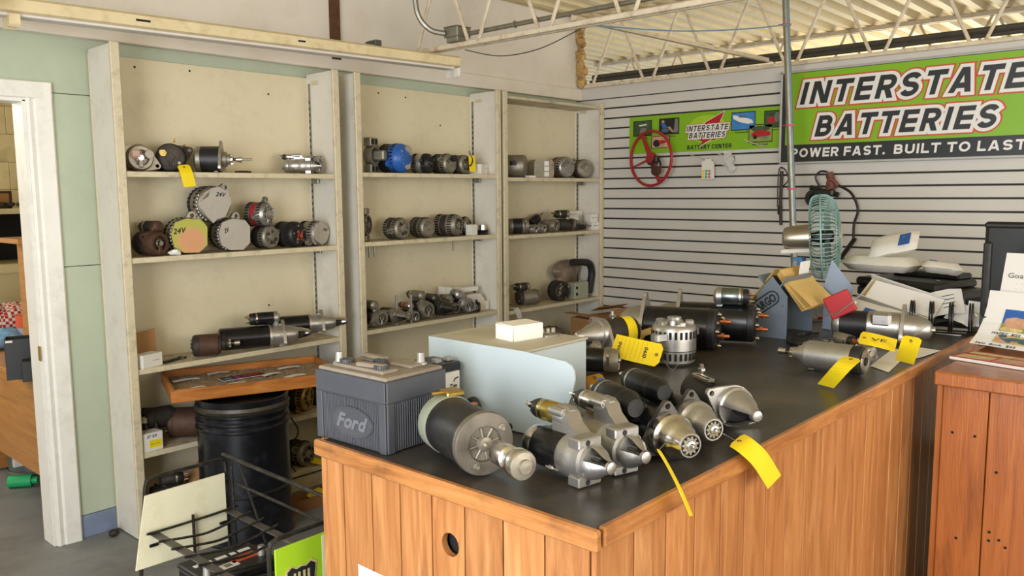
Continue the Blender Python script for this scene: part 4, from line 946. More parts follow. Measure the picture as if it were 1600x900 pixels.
# hose, pliers, screwdriver
g = G(); g.tube(spline([q(1236, 519, HC+.02), q(1233, 527, HC+.01), q(1232, 532, HC+.009), q(1245, 537, HC+.009), q(1260, 533, HC+.009), q(1267, 525, HC+.012)], 6), .008, 8); tag(g.obj('rubber_hose', m_rubber, None), 'short curved black rubber hose lying right of the blue-grey folder rack', 'hose')
t = thing('pliers', 'small black pliers lying beside the curved rubber hose', 'pliers', q(1255, 524, HC), R(-20))
for s in (-1, 1): G().tube(spline([(0, 0, .006), (.03, s*.008, .006), (.07, s*.02, .006)]), .005, 6).obj('handle', m_rubber, t)
G().box((-.015, 0, .006), (.04, .018, .01), .003).obj('jaw', m_steel, t); G().cyl((0, 0, .0), (0, 0, .013), .008, 10).obj('pivot', m_steel, t)
t = thing('screwdriver', 'screwdriver with a long steel shaft behind the pliers', 'screwdriver', q(1262, 500, HC), R(-50)); G().cyl((0, 0, .012), (.10, 0, .012), .012, 10, .009).obj('handle', m_redp, t); G().cyl((.10, 0, .012), (.22, 0, .006), .003, 8).obj('shaft', m_alum, t)

# folder rack
t = thing('folder_rack', 'blue-grey metal catalogue rack with manila folders draped over it', 'rack', (-2.055, -2.62, HC), R(0))
P = [(-.068, 0), (-.068, .18), (0, .262), (.068, .18), (.068, 0)]
for x in (0, .27): G().prism(P, x, x+.004).obj('end_plate', m_rackb, t, 0)
for s in (-1, 1): G().box((.137, s*.032, .216), (.27, .004, .104), 0, M=Tr(.137, s*.034, .221) @ Rt(s*-.69, 'X') @ Tr(-.137, -s*.032, -.216)).obj('sloped_tray', m_rackb, t, 0)
for k in range(6):
    g = G(); h = .004*k+.004
    g.strip([(.145+.006*k, .125, .112+h), (.145+.006*k, .06, .20+h), (.145+.006*k, .012, .262+h), (.145+.006*k, -.012, .262+h), (.145+.006*k, -.06, .20+h), (.145+.006*k, -.125-.006*k, .118+h)], (-.25-.008*(k % 3), 0, 0), .0012); g.obj('manila_folder', m_man, t, 0)
G().box((.20, -.02, .29), (.10, .002, .06), 0, M=Rt(.12, 'X')).obj('index_card', m_paper, t, 0)
LM = frame((-.0008, -.030, .085), (0, -.80, .6), (0, .6, .80)) @ Rt(0, 'Z')
LM = frame((-.0012, .055, .105), (0, -.80, .6), (0, .6, .80))
text('ARGO', LM, .098, .034, m_signk, t, .0018)
g = G(LM @ Tr(.048, .017, 0)); P1 = rrect(.136, .062, .030, 6); P2 = rrect(.124, .050, .024, 6); g.prism(P1, -.0004, .0004, [P2], 'Z'); g.obj('logo_ring', m_signk, t, 0)
G().cyl((-.002, -.05, .14), (.0, -.05, .14), .004, 8).obj('rivet', m_alum, t)
t = thing('bookend_plate', 'blue-grey triangular metal plate standing at the far end of the folder rack', 'bookend', (-1.70, -2.765, HC), R(10)); G().prism([(-.06, 0), (-.06, .2), (.03, .315), (.06, .2), (.06, 0)], 0, .004).obj('plate', m_rackb, t, 0); G().box((.05, 0, .002), (.1, .12, .004)).obj('foot', m_rackb, t, 0)
t = thing('red_box', 'small tilted red plastic box clipped beside the folder rack', 'box', (-1.915, -2.855, HC), R(8))
TM = Rt(R(-28), 'X'); G().box((0, .0, .148), (.03, .105, .095), .004, M=Tr(0, 0, .148) @ TM @ Tr(0, 0, -.148)).obj('box_body', m_redp, t)
G().tube([(0, .09, .09), (-.02, .0, .112), (-.02, -.09, .2)], .003, 6).obj('wire_clip', m_wire, t); G().cyl((0, .02, 0), (0, .02, .11), .006, 8).obj('stem', m_steel, t); G().box((0, .02, .004), (.07, .07, .008), .002).obj('foot', m_steel, t)

# fan
FA = Vector((.357, -.929, .06)).normalized(); FC = Vector((-1.48, -2.595, 1.432))
t = thing('desk_fan', 'oscillating desk fan with aqua wire guard and nickel motor cover', 'fan', (-1.50, -2.50, HC))
M = Tr(1.50, 2.50, -HC) @ frame(FC, FA, (0, 0, 1)); M = M @ Matrix(((1, 0, 0, 0), (0, 0, -1, 0), (0, 1, 0, 0), (0, 0, 0, 1)))
RF = .198
G(M).lathe([(-.175, 0), (-.175, .025), (-.165, .05), (-.14, .058), (-.05, .062), (-.045, .062)], 26, cap=False).obj('motor_cover', m_fanm, t)
G(M).tube([(0, RF*math.cos(a), RF*math.sin(a)) for a in [i*2*PI/48 for i in range(48)]], .0042, 6, True).obj('guard_rim', m_fang, t)
NW = 60
for nm, pr in (('front_guard_wire', [(0, RF), (.03, RF*.985), (.062, RF*.86), (.080, RF*.6), (.086, .06)]), ('rear_guard_wire', [(-.002, RF), (-.03, RF*.97), (-.048, RF*.8), (-.052, .06)])):
    w_ = G(); w_.tube(spline([(x, 0, r_) for x, r_ in pr], 3), .0021, 4)
    me = w_.mesh(nm, m_fang)
    for i in range(NW):
        o = link(nm, me, t); o.matrix_local = M @ Rt(2*PI*i/NW, 'X')
for x, r_ in ((.066, RF*.82), (.081, RF*.58), (-.050, RF*.62)): G(M).tube([(x, r_*math.cos(a), r_*math.sin(a)) for a in [i*2*PI/36 for i in range(36)]], .0024, 4, True).obj('guard_ring', m_fang, t)
G(M).lathe([(.080, .066), (.090, .064), (.093, .05), (.094, 0)], 28, cap=False).obj('guard_badge', m_cabt, t); G(M).lathe([(.094, .010), (.098, .008), (.098, 0)], 10, cap=False).obj('badge_screw', m_ring, t)
for i in range(4):
    vs = []; fs = []
    for a in range(6):
        for r_ in range(5):
            rr = .03+.14*r_/4; th = (a/5-.5)*1.25*(.75+.25*r_/4)+.15*r_/4; vs.append((.028+.028*(.5-a/5), rr*math.cos(th), rr*math.sin(th)))
    for a in range(5):
        for r_ in range(4): k = a*5+r_; fs.append((k, k+1, k+6, k+5))
    G(M @ Rt(i*PI/2+.4, 'X')).add(vs, fs).obj('fan_blade', m_fanb, t)
G(M).lathe([(-.045, .02), (.0, .03), (.05, .03), (.056, .02), (.057, 0)], 16, cap=False).obj('hub', m_plast, t)
G(M).box((-.11, .0, .062), (.15, .07, .022), .006).obj('motor_tray', m_boxw, t)
ctr = Vector((-.02, -.07, .36))+Vector((FA.x, FA.y, 0))*-.04
G().box((ctr.x+.005, ctr.y+.02, ctr.z-.085), (.06, .05, .06), .008, M=None).obj('tilt_bracket', m_fblue, t)
for s in (-1, 1): G().tube([(ctr.x+s*.03, ctr.y+.03+s*.006, ctr.z-.07), (ctr.x*.6+s*.035, ctr.y*.5+.02, .14), (s*.03, .0, .03)], .012, 8).obj('stand_arm', m_fanbase, t)
G().lathe([(0, .095), (.012, .095), (.028, .075), (.034, .03), (.034, 0)], 26, axis='Z').obj('base', m_fanbase, t)

# printer and the heap of envelopes
t = thing('printer', 'black flatbed printer under white padded envelopes, by the slatwall', 'printer', (-1.265, -2.69, HC), R(-105))
G().box((.20, .17, .085), (.40, .34, .15), .012).obj('body', m_plast, t); G().box((.20, .17, .182), (.41, .35, .04), .012).obj('scanner_lid', m_plast, t)
G().box((.22, .27, .215), (.33, .12, .030), .008, M=None).obj('document_feeder', m_plast, t); G().box((.35, .10, .206), (.012, .008, .004), 0).obj('indicator', m_alud, t)
G().box((.44, .19, .10), (.10, .27, .13), .012).obj('paper_tray', m_plast, t); G().box((.492, .19, .10), (.004, .2, .07)).obj('tray_opening', m_dark, t, 0); G().box((.15, -.0, .05), (.2, .01, .03), .003).obj('front_panel', m_blk2, t)
def pillow(label, p, yaw, L, W, H, m=m_boxw, tilt=0, lab=None, group=None, roll=0):
    t = thing('padded_envelope', label, 'envelope', p, 0, group); t.rotation_euler = (roll, tilt, yaw)
    vs = []; fs = []; n, k = 9, 7
    for sgn in (1, -1):
        for i in range(n):
            for j in range(k):
                u, v = i/(n-1)*2-1, j/(k-1)*2-1; vs.append((u*L/2, v*W/2, H/2+sgn*H/2*(max(0, 1-abs(u)**7)*max(0, 1-abs(v)**5))**.5+random.uniform(-.002, .002)*(abs(u) < 1)))
    for b_, f in ((0, 1), (n*k, -1)):
        for i in range(n-1):
            for j in range(k-1): a = b_+i*k+j; q_ = (a, a+k, a+k+1, a+1); fs.append(q_ if f > 0 else q_[::-1])
    G().add(vs, fs).obj('pouch', m, t, 80)
    if lab: x, y, lw, lh = lab; G().box((x, y, H*1.0+.001), (lw, lh, .0012), 0).obj('printed_label', m_blabel, t, 0)
    return t
pillow('white padded envelope with a blue label, topmost on the printer', (-1.24, -2.86, HC+.338), R(-88), .22, .15, .06, tilt=R(-14), lab=(.06, -.02, .05, .09), roll=R(32))
pillow('flat white envelope lying under the blue-labelled one on the printer', (-1.25, -2.80, HC+.232), R(-100), .34, .20, .075)
pillow('crumpled white plastic pouch hanging over the right end of the printer top', (-1.24, -3.06, HC+.236), R(-70), .17, .14, .055, tilt=R(6), lab=(-.04, .0, .03, .06))
pillow('white envelope with a blue label slanting in front of the printer', (-1.545, -2.86, HC+.055), R(-97), .26, .12, .03, tilt=R(10), lab=(.02, -.01, .10, .05), roll=R(40))
t = thing('letter_tray', 'white carton of manila envelopes slanting in front of the printer', 'box', (-1.415, -2.94, HC+.115), 0); t.rotation_euler = (R(42), R(14), R(-97))
G().box((0, 0, .004), (.34, .13, .006), 0).obj('carton_bottom', m_boxw, t, 0); G().box((0, -.065, .022), (.34, .004, .04), 0).obj('carton_side', m_boxw, t, 0); G().box((0, .065, .022), (.34, .004, .04), 0).obj('carton_side', m_boxw, t, 0)
for k in range(3): G().box((.0+.01*k, .0, .012+.008*k), (.31, .115, .004), 0, M=Rt(.03*k, 'Z')).obj('manila_envelope', m_man if k != 2 else m_paper, t, 0)
for i, (x, y, z, yaw, tl, rl, w_, d_, lb) in enumerate(((-1.60, -2.745, .085, -80, 15, 55, .10, .12, 'bundle of white receipts standing left of the letter carton'), (-1.395, -3.12, .12, -80, -16, 50, .15, .13, 'white printed letter fanned out at the right end of the letter carton'), (-1.40, -3.20, .075, -100, 14, 40, .12, .10, 'curled white sheet sliding down beside the black wire organiser'), (-1.36, -3.27, .075, -70, 8, 70, .13, .11, 'white sheet standing upright behind the rings of the organiser'))):
    t = thing('paper_sheets', lb, 'paper', (x, y, HC+z)); t.rotation_euler = (R(rl), R(tl), R(yaw))
    for k in range(3 if i == 0 else 1): G().strip([(-w_/2, 0, 0), (-w_*.2, 0, .008+.004*k), (w_*.2, 0, .008+.006*k), (w_/2, 0, -.01)], (0, d_, 0), .001).obj('sheet', m_paper, t, 0)
    if i == 1:
        g = G()
        for k in range(4): g.box((.02, .03-.02*k, .011), (.05, .003, .0008))
        g.obj('printed_lines', m_ink, t, 0)
g = G(); g.box((-1.42, -3.05, HC+.0025), (.20, .34, .003), 0, M=None); tag(g.obj('paper_sheet', m_paper, None, 0), 'flat white sheet lying under the black wire organiser', 'paper')
# ring organiser
t = thing('ring_organiser', 'black coiled desk organiser standing among the papers at the counter end', 'organiser', (-1.495, -3.20, HC+.0052), R(-78))
for s in (-1, 1): G().tube([(-.20, s*.035, .006), (.15, s*.035, .006)], .004, 6).obj('base_rail', m_blk, t)
for k in range(5):
    x = -.18+.075*k
    for dd in (0, .010): G().tube([(x+dd, .045*math.cos(a), .068+.064*math.sin(a)) for a in [i*2*PI/28 for i in range(28)]], .0042, 6, True).obj('ring', m_blk, t)
# monitor
t = thing('computer_monitor', 'black computer monitor seen from behind, at the right edge', 'monitor', (-1.43, -3.408, HC), R(-93))
G().box((.12, .02, .265), (.52, .045, .42), .018).obj('screen_back', m_plast, t); G().box((.12, .03, .468), (.53, .05, .03), .010).obj('bezel', m_blk2, t); G().box((-.12, -.014, .22), (.03, .03, .36), .008).obj('side_bezel', m_blk2, t)
G().box((.15, -.02, .2), (.25, .05, .2), .02).obj('rear_bulge', m_plast, t); G().box((.15, .03, .05), (.07, .05, .10), .008).obj('stand', m_plast, t); G().box((.15, .03, .006), (.22, .17, .012), .004).obj('foot', m_plast, t)
# leaflets and flyers
def flyer(label, bl, rz, lean, pts, wd, extra=None, m=m_paper):
    t = thing('flyer', label, 'flyer', bl, rz)
    g = G(); g.strip([(wd/2, y, z) for y, z in pts], (wd, 0, 0), .0010); g.obj('sheet', m, t, 0)
    if extra: extra(t)
    return t
FY = R(-107)
FP = [(0, .0), (.05, .035), (.085, .08), (.11, .135), (.125, .20)]
def pic(M, w_, h_, parts, par, name='printed_picture'):
    """flat print: background plus coloured polygons in 0..1 units"""
    ms = []; g = G(M)
    for k, (m, P) in enumerate(parts):
        if m not in ms: ms.append(m)
        g.mi = ms.index(m); g.add([(x*w_, y*h_, .0003*k) for x, y in P], [list(range(len(P)))])
    return g.obj(name, ms, par, 0)
SQ = [(0, 0), (1, 0), (1, 1), (0, 1)]
def ell(cx, cy, rx, ry, n=14): return [(cx+rx*math.cos(2*PI*i/n), cy+ry*math.sin(2*PI*i/n)) for i in range(n)]
m_straw = mat('print_straw', '#c9b67c', .6, 0, .3, 40); m_pblue = mat('print_blue', '#2d62ad', .6, 0, .1, 20); m_ptan = mat('print_tan', '#c99a7c', .6, 0, .2, 30); m_pgrey = mat('print_blue_grey', '#4d6675', .6, 0, .25, 30)
m_pgreen = mat('print_dark_green', '#3c5230', .6, 0, .4, 40); m_psky = mat('print_sky', '#3b84c4', .5, 0, .15, 20); m_pgr2 = mat('print_grass', '#8d9a4c', .6, 0, .3, 40)
def facet(p, q, x): # frame on a leaning segment of the flyer
    d = Vector((0, q[0]-p[0], q[1]-p[1])).normalized(); return frame(Vector((x, p[0], p[1]))+Vector((0, -d.z, d.y))*.0016, (1, 0, 0), d)
def ex1(t):
    M = facet((0, 0), (.05, .035), 0)
    pic(M @ Tr(.075, .022, .0006), .16, .062, ((m_straw, SQ), (m_ptan, ell(.2, .25, .2, .22)), (m_pgrey, [(.08, .5), (.2, .42), (.35, .55), (.7, .58), (.98, .5), (.98, .12), (.8, .1), (.5, .16), (.35, .1), (.2, .3)]), (m_pgrey, ell(.16, .62, .1, .14)), (m_ptan, ell(.5, .2, .1, .08))), t)
    text('Sam  Buck  $65', M @ Tr(.020, .004, .001), .15, .010, m_ink, t, .0004, .2, 'handwriting', .12)
    M2 = facet(FP[2], FP[3], 0)
    M3 = facet(FP[1], FP[2], 0)
    text('HAPPY  $125', M3 @ Tr(.055, .006, .001), .105, .010, m_ink, t, .0004, .2, 'handwriting', .12)
    pic(M3 @ Tr(.075, .022, .0006), .15, .034, ((m_pgr2, SQ), (m_straw, ell(.3, .3, .3, .3)), (m_ptan, ell(.35, .8, .3, .3))), t)
    pic(M2 @ Tr(.075, .0, .0006), .15, .058, ((m_pblue, SQ), (m_ptan, [(.05, 0), (.08, .35), (.3, .5), (.6, .42), (.75, .1), (.75, 0)]), (m_psky, [(.5, .7), (.9, .85), (.95, .6)])), t)
F1 = flyer('white flyer with two goat pictures and handwritten prices', (-1.795, -3.318, HC+.022), FY, 0, FP, .25, ex1)
m_gpic = mat('print_grey', '#77756e', .6, 0, .3, 40)
def ex2(t):
    M = facet((.045, .13), (.075, .27), 0); text('Goats', M @ Tr(.022, .045, .001), .085, .020, m_gpic, t, .0004, 0)
    for k in range(3): text('- - -', M @ Tr(.055, .022-.020*k, .001), .045, .006, m_gpic, t)
flyer('white flyer headed with the word Goats, behind the picture flyer', (-1.705, -3.375, HC+.10), FY, 0, [(0, 0), (.045, .13), (.075, .27)], .23, ex2)
t = thing('binder_clip', 'binder clip with wire handles on the left edge of the picture flyer', 'clip', (-1.685, -3.345, HC+.118), R(-107))
G().box((0, 0, 0), (.03, .014, .012), .003, M=Rt(-.5, 'X')).obj('clip_body', m_blk, t); 
for s in (0, 1): G().tube([(-.012, -.002+.006*s, .004-.006*s), (-.032, -.004+.006*s, .008-.006*s), (-.040, -.002+.006*s, .004-.006*s), (-.032, .0+.006*s, -.002-.006*s), (-.012, .002+.006*s, -.002-.006*s)], .0011, 5).obj('wire_handle', m_alum, t)
t = thing('booklet', 'thin printed booklet with a red and tan cover under the flyers', 'booklet', q(1483, 561, HC+.001), R(-103))
G().box((.14, .085, .006), (.28, .17, .011), .001).obj('pages', m_paper, t, 0)
pic(Tr(0, 0, .0118), .28, .17, ((m_redp, SQ), (m_straw, [(.04, .1), (.46, .12), (.46, .55), (.04, .5)]), (m_ptan, [(.5, .1), (.96, .1), (.96, .6), (.5, .6)]), (m_straw, [(.05, .65), (.9, .68), (.9, .92), (.05, .9)])), t, 'cover')
# support post for the flyers
g = G(); g.box((-1.70, -3.36, HC+.06), (.02, .06, .12), .002); tag(g.obj('flyer_holder', m_plast, None, 0), 'small black holder the flyers lean against, beside the monitor', 'holder')

# ================================================================== THINGS ON THE SLATWALL
def wallM(y, z, x=-.001): return frame((x, y, z), (0, -1, 0), (0, 0, 1))
# large sign
ZS0, ZS1 = 1.836, 2.412
t = thing('shop_sign', 'large green battery sign with bold black lettering in a metal frame', 'sign', (0, -1.735, ZS0)); SW, SH = 2.05, ZS1-ZS0
WM = frame((-.03, 0, 0), (0, -1, 0), (0, 0, 1))
G(WM).box((SW/2, SH/2, -.014), (SW, SH, .026), 0).obj('panel', m_signk, t, 0)
for c, d in (((SW/2, -.006, -.010), (SW+.03, .014, .032)), ((SW/2, SH+.004, -.010), (SW+.03, .010, .032)), ((-.008, SH/2, -.010), (.014, SH+.02, .032))): G(WM).box(c, d, .002).obj('frame_bar', m_frame, t, 0)
G(WM).box((SW/2+.012, (.112+SH-.004)/2, .0), (SW-.03, SH-.116, .002), 0).obj('green_field', m_grn, t, 0)
def tri(s, x, y, w_, h_, sh):
    for wd, z, m, nm in ((.028, .0032, m_signr, 'red_outline'), (.019, .0056, m_signw, 'white_outline'), (0, .0066, m_signk, 'black_letters')):
        block_text(s, WM @ Tr(x, y, z), w_, h_, m, t, wd, sh, .17, nm)
tri('INTERSTATE', .118, .368, 1.265, .140, .24)
tri('BATTERIES', .222, .158, 1.03, .132, .24)
for s, x, w_ in (('POWER FAST.', .065, .60), ('BUILT TO LAST.', .712, .725)): block_text(s, WM @ Tr(x, .030, .002), w_, .058, m_signw, t, 0, .08, .09, 'slogan_lettering')
# small sign
t = thing('shop_sign', 'small long green sign with pictures, left of the large sign', 'sign', (0, -.515, 1.935)); W2, H2 = 1.20, .275
WN = frame((-.008, 0, 0), (0, -1, 0), (0, 0, 1))
G(WN).box((W2/2, H2/2, -.004), (W2, H2, .006), 0).obj('panel', m_grn, t, 0)
g = G(WN); g.add([(x, y, .0006) for x, y in ell(.655, .155, .155, .098, 32)], [list(range(32))]); g.obj('logo_oval', m_grnl, t, 0)
g = G(WN); g.add([(x, y, .0010) for x, y in ell(.655, .115, .12, .045, 24)], [list(range(24))]); g.obj('logo_shadow', m_signk, t, 0)
BOLT = [(.57, .165), (.79, .268), (.735, .15), (.79, .13), (.60, .035), (.655, .12), (.55, .13)]
for s_, z, m in ((1.06, .0014, m_signw), (1, .0018, m_redp)): g = G(WN); g.add([((x-.67)*s_+.67, (y-.15)*s_+.15, z) for x, y in BOLT], [[6, 5, 4, 3], [6, 3, 2, 1, 0]]); g.obj('logo_bolt', m, t, 0)
for s, x, y, w_ in (('INTERSTATE', .495, .142, .325), ('BATTERIES', .515, .092, .285)):
    for wd, z, m in ((.0115, .0040, m_signr), (.008, .0062, m_signw), (0, .0070, m_signk)): block_text(s, WN @ Tr(x, y, z), w_, .040, m, t, wd, .22, .16, 'logo_lettering', .85)
block_text('BATTERY CENTER', WN @ Tr(.50, .015, .001), .35, .030, m_signk, t, 0, .05, .14, 'lettering')
m_skin = mat('print_skin', '#b08a6c', .6)
for x, y, w_, h_, parts, cap in (
    (.035, .13, .165, .115, ((m_ink, SQ), (m_pgreen, [(.04, .06), (.96, .06), (.96, .94), (.04, .94)]), (m_signw, [(.3, .72), (.7, .78), (.75, .7), (.35, .64)]), (m_gpic, [(.35, .2), (.65, .2), (.7, .5), (.4, .55)])), 'Golf Car'),
    (.262, .132, .170, .118, ((m_ink, SQ), (m_gpic, [(.72, .1), (.96, .1), (.94, .94), (.8, .94)]), (m_skin, ell(.2, .8, .08, .1)), (m_pblue, [(.1, .7), (.3, .68), (.42, .4), (.2, .38)]), (m_skin, [(.4, .45), (.55, .5), (.75, .15), (.66, .12)]), (m_pgrey, ell(.3, .25, .2, .12))), 'Mobility'),
    (.195, .035, .16, .09, ((m_ink, SQ), (m_ptan, [(.04, .05), (.96, .05), (.96, .95), (.04, .95)]), (m_ink, ell(.3, .4, .2, .3)), (m_redp, ell(.6, .5, .2, .15))), ''),
    (.845, .130, .178, .125, ((m_ink, SQ), (m_psky, [(.03, .05), (.97, .05), (.97, .95), (.03, .95)]), (m_signw, [(.05, .85), (.3, .8), (.85, .55), (.92, .38), (.7, .33), (.35, .45), (.08, .65)]), (m_pgrey, [(.25, .8), (.6, .78), (.68, .66), (.35, .70)])), 'Marine/RV'),
    (1.085, .135, .115, .115, ((m_ink, SQ), (m_pgreen, [(.03, .05), (.97, .05), (.97, .95), (.03, .95)]), (m_redp, ell(.5, .45, .3, .2)), (m_gpic, ell(.8, .6, .15, .3))), 'Lawn'),
    (.975, .042, .172, .122, ((m_ink, SQ), (m_pgr2, [(.03, .05), (.97, .05), (.97, .95), (.03, .95)]), (m_pgreen, ell(.5, .75, .4, .15)), (m_redp, [(.1, .45), (.25, .62), (.6, .68), (.9, .55), (.93, .38), (.7, .28), (.2, .3)]), (m_ink, ell(.28, .3, .09, .12)), (m_gpic, [(.5, .33), (.9, .36), (.85, .27), (.5, .25)])), 'Auto & Truck')):
    pic(WN @ Tr(x, y, .0008), w_, h_, parts, t)
    if cap: text(cap, WN @ Tr(x+.03, y-.018, .001), w_*.65, .011, m_ink, t, .0006, 0, 'caption')
# steering wheel
t = thing('steering_wheel', 'red three-spoke steering wheel hanging on the slatwall', 'steering wheel', (-.078, -.752, 1.893)); WW = frame((0, 0, 0), (0, -1, 0), (0, 0, 1)) @ Rt(R(-14), 'Y')
G(WW).tube([(.215*math.cos(a), .200*math.sin(a), 0) for a in [i*2*PI/48 for i in range(48)]], .011, 8, True).obj('rim', m_red, t)
for a, w_ in ((118, .045), (-62, .045), (197, .016)):
    a = R(a); l = .205; P = [(0, w_/2), (l, w_*.28), (l, -w_*.28), (0, -w_/2)]
    G(WW @ Rt(a, 'Z')).prism(P[::-1], -.006, .004, axis='Z').obj('spoke', m_red, t, 0)
G(WW).lathe([(-.02, .03), (-.02, .045), (.012, .042), (.018, .03), (.018, 0)], 20, axis='Z', cap=False).obj('hub', m_red, t)
G(Tr(.045, 0, .0)).cyl((-.06, 0, -.03), (.020, 0, -.03), .02, 10).obj('wall_hook', m_plast, t)
t = thing('black_knob_accessory', 'round black knob and ring hanging below the red steering wheel hub', 'knob', (-.150, -.845, 1.80)); G(WW).tube([(.045*math.cos(a)-.02, .05*math.sin(a)+.035, -.02) for a in [i*2*PI/20 for i in range(20)]], .009, 6, True).obj('ring', m_plast, t); G(WW).lathe([(-.02, .03), (0, .038), (.02, .034), (.026, .0)], 18, axis='Z', c=(.012, -.0, .01), cap=False).obj('knob', m_brown, t)
G(Tr(0, 0, 0)).box((.02, .01, .085), (.05, .03, .05), .008).obj('bracket', m_plast, t)
# pegs
for y, z, lb in ((-1.14, 1.90, 'thin wire peg hook over the small carton on the slatwall'), (-1.34, 1.905, 'thin wire peg hook holding the clear bag on the slatwall'), (-1.56, 1.98, 'empty wire peg hook at the lower edge of the small sign')):
    g = G(); g.tube([(-.002, y-.04, z-.03), (-.02, y-.04, z-.03), (-.11, y+.035, z+.005), (-.12, y+.045, z+.018)], .0028, 6); g.box((-.004, y-.04, z-.03), (.008, .02, .03)); tag(g.obj('peg_hook', m_wire, None), lb, 'hook')
t = thing('small_carton', 'small white carton with coloured dots hanging on a slatwall hook', 'box', (-.06, -1.215, 1.735)); WB = frame((-.017, .042, 0), (0, -1, 0), (0, 0, 1))
G().box((0, 0, .062), (.03, .085, .125), .001).obj('carton', m_boxw, t, 0); G().box((-.0, 0, .132), (.003, .05, .02), 0).obj('hang_tab', m_boxw, t, 0)
for i, m in enumerate((m_yel, m_gplast, m_pink)):
    g = G(WB)
    for j in range(3): g.add([(x, y, .0022) for x, y in ell(.015+.024*i, .014+.021*j, .009, .009, 10)], [list(range(10))])
    g.obj('printed_dots', m, t, 0)
t = thing('clear_bag', 'crumpled clear plastic bag hanging on a slatwall hook', 'bag', (-.06, -1.365, 1.79)); g = G()
for k in range(7): g.ball((random.uniform(-.012, .012), random.uniform(-.03, .03), .01+.013*k), .026, 8, (.6, 1, 1), .3)
g.obj('bag', m_clear, t, 20); G().box((0, .0, .115), (.002, .06, .04), 0).obj('header_card', m_clear, t, 0)
t = thing('tow_strap', 'dark straps and wires hanging left of the steel pole', 'strap', (-.03, -1.745, 1.42))
G().tube(spline([(0, -.005, 0), (-.005, 0, .15), (0, 0, .36)]), .011, 8).obj('strap', m_iron, t); G().tube(spline([(-.005, .02, .12), (-.005, .022, .28), (-.01, .01, .38), (-.005, -.03, .36), (0, -.045, .30), (0, -.012, .26)]), .004, 5).obj('wire_loop', m_plast, t); G().box((0, .005, .10), (.02, .03, .06), .005).obj('plug', m_plast, t); G().cyl((.025, 0, .375), (-.05, 0, .38), .004, 6).obj('hook', m_wire, t)
t = thing('headset', 'black headphones with a brown strap and cord hanging behind the fan', 'headphones', (-.07, -2.02, 1.60))
G().lathe([(-.02, .03), (-.02, .058), (.02, .055), (.025, .03), (.025, 0)], 18, c=(0, .03, 0), cap=False).obj('ear_cup', m_plast, t)
G().box((0, -.03, .035), (.06, .13, .05), .012).obj('band', m_plast, t); G().tube(spline([(0, .06, .07), (0, 0, .05), (0, -.12, .02)]), .018, 7).obj('boom', m_plast, t)
G().tube(spline([(0, -.04, .03), (0, -.075, .09), (0, -.055, .16)]), .026, 8).obj('leather_strap', m_strap, t); G().tube(spline([(0, -.05, .07), (0, -.11, .08), (-.02, -.07, .12), (0, -.05, .06)]), .014, 7).obj('leather_knot', m_strap, t)
G().tube(spline([(.0, -.01, .06), (0, .03, .13), (0, .0, .17), (0, -.05, .165)]), .006, 6).obj('loop', m_plast, t)
G().tube(spline([(0, -.12, .08), (.0, -.20, .03), (0, -.245, -.07), (0, -.225, -.16), (0, -.225, -.26)]), .0085, 7).obj('cord', m_plast, t); G().tube([(0, -.235, -.25), (0, -.15, -.38)], .014, 8).obj('cord_end', m_plast, t); G().cyl((.065, -.05, .165), (-.01, -.05, .165), .004, 6).obj('hook', m_wire, t)
# ================================================================== THINGS ON THE SHELVES
def S(px, z, y=-.14): return (xat(px, y, z), y, z)
VW = R(-110)
# bookcase nearest the doorway, top shelf
z = S1[0]
t = starter('small grey starter with a pinkish brush cover at the left end of the top shelf', S(214, z), R(-100), .062, .10, m_alud, m_alud, 'open', m_alud, None, .064)
G().box((.075, -.022, .082), (.045, .05, .045), .010).obj('brush_cover', mat('pinkish_paint', '#b69684', .5), t); G().lathe([(.05, .022), (.10, .02), (.10, 0)], 16, c=(0, .035, .080), cap=False).obj('solenoid_end', m_alud, t)
t = starter('round dark motor seen end-on, second on the top shelf of the bookcase by the doorway', S(268, z, -.15), R(62), .068, .13, m_iron, m_iron, 'open', m_iron, None, .069)
g = G(Tr(0, 0, .069)); stud(g, (-.04, -.02, .065), (0, -.2, 1), .003, .03); stud(g, (-.04, -.05, .048), (0, -.8, .6), .003, .025); stud(g, (-.07, .03, .02), (-1, 0, 0), .009, .015); g.obj('terminal', m_brass, t)
G(Tr(-.066, 0, .069)).box((-.003, -.0, -.025), (.008, .012, .04), .003).obj('slot_boss', m_iron, t)
tagpts('yellow tag hanging from the round dark motor over the top shelf edge', [(xat(286, -.25, z+.03), -.25, z+.034), (xat(291, -.283, z), -.284, z-.005), (xat(297, -.29, z-.07), -.290, z-.070)], (.062, 0, .006))
t = starter('black motor with silver diamond flange and long shaft on the top shelf', S(326, z, -.155), R(-38), .066, .12, m_blk2, m_alud, 'gear', m_alud, None, .068)
flange(.06, .072, .064, 3, .082, .012, R(90), Tr(0, 0, .068), m_alu, t); G(Tr(0, 0, .068)).cyl((.07, 0, 0), (.215, 0, 0), .0075, 10).obj('long_shaft', m_alum, t)
g = G(Tr(0, 0, 0)); p = S(380, z, -.16); g = G(Tr(*p)); g.lathe([(0, .04), (.006, .044), (.012, .04), (.014, .02), (.014, 0)], 18, axis='Z'); tag(g.obj('metal_disc', m_brown, None), 'flat brown metal disc lying alone on the top shelf', 'disc')
starter('small silver starter with a rounded body, second from the right on the top shelf', S(458, z, -.15), R(-45), .042, .10, m_alu, m_alu, 'block', m_alu, (.018, .05, .3, .058, -.04, m_alum), .047, sc=.9)
alternator('silver starter housing with a bored flange at the right end of the top shelf', S(490, z, -.185), R(-75), .046, .08, m_alu, m_alud, False, ((R(50), 1.25), (R(-140), 1.35), (R(130), 1.25)), 6, face_style='spider', cat='starter')
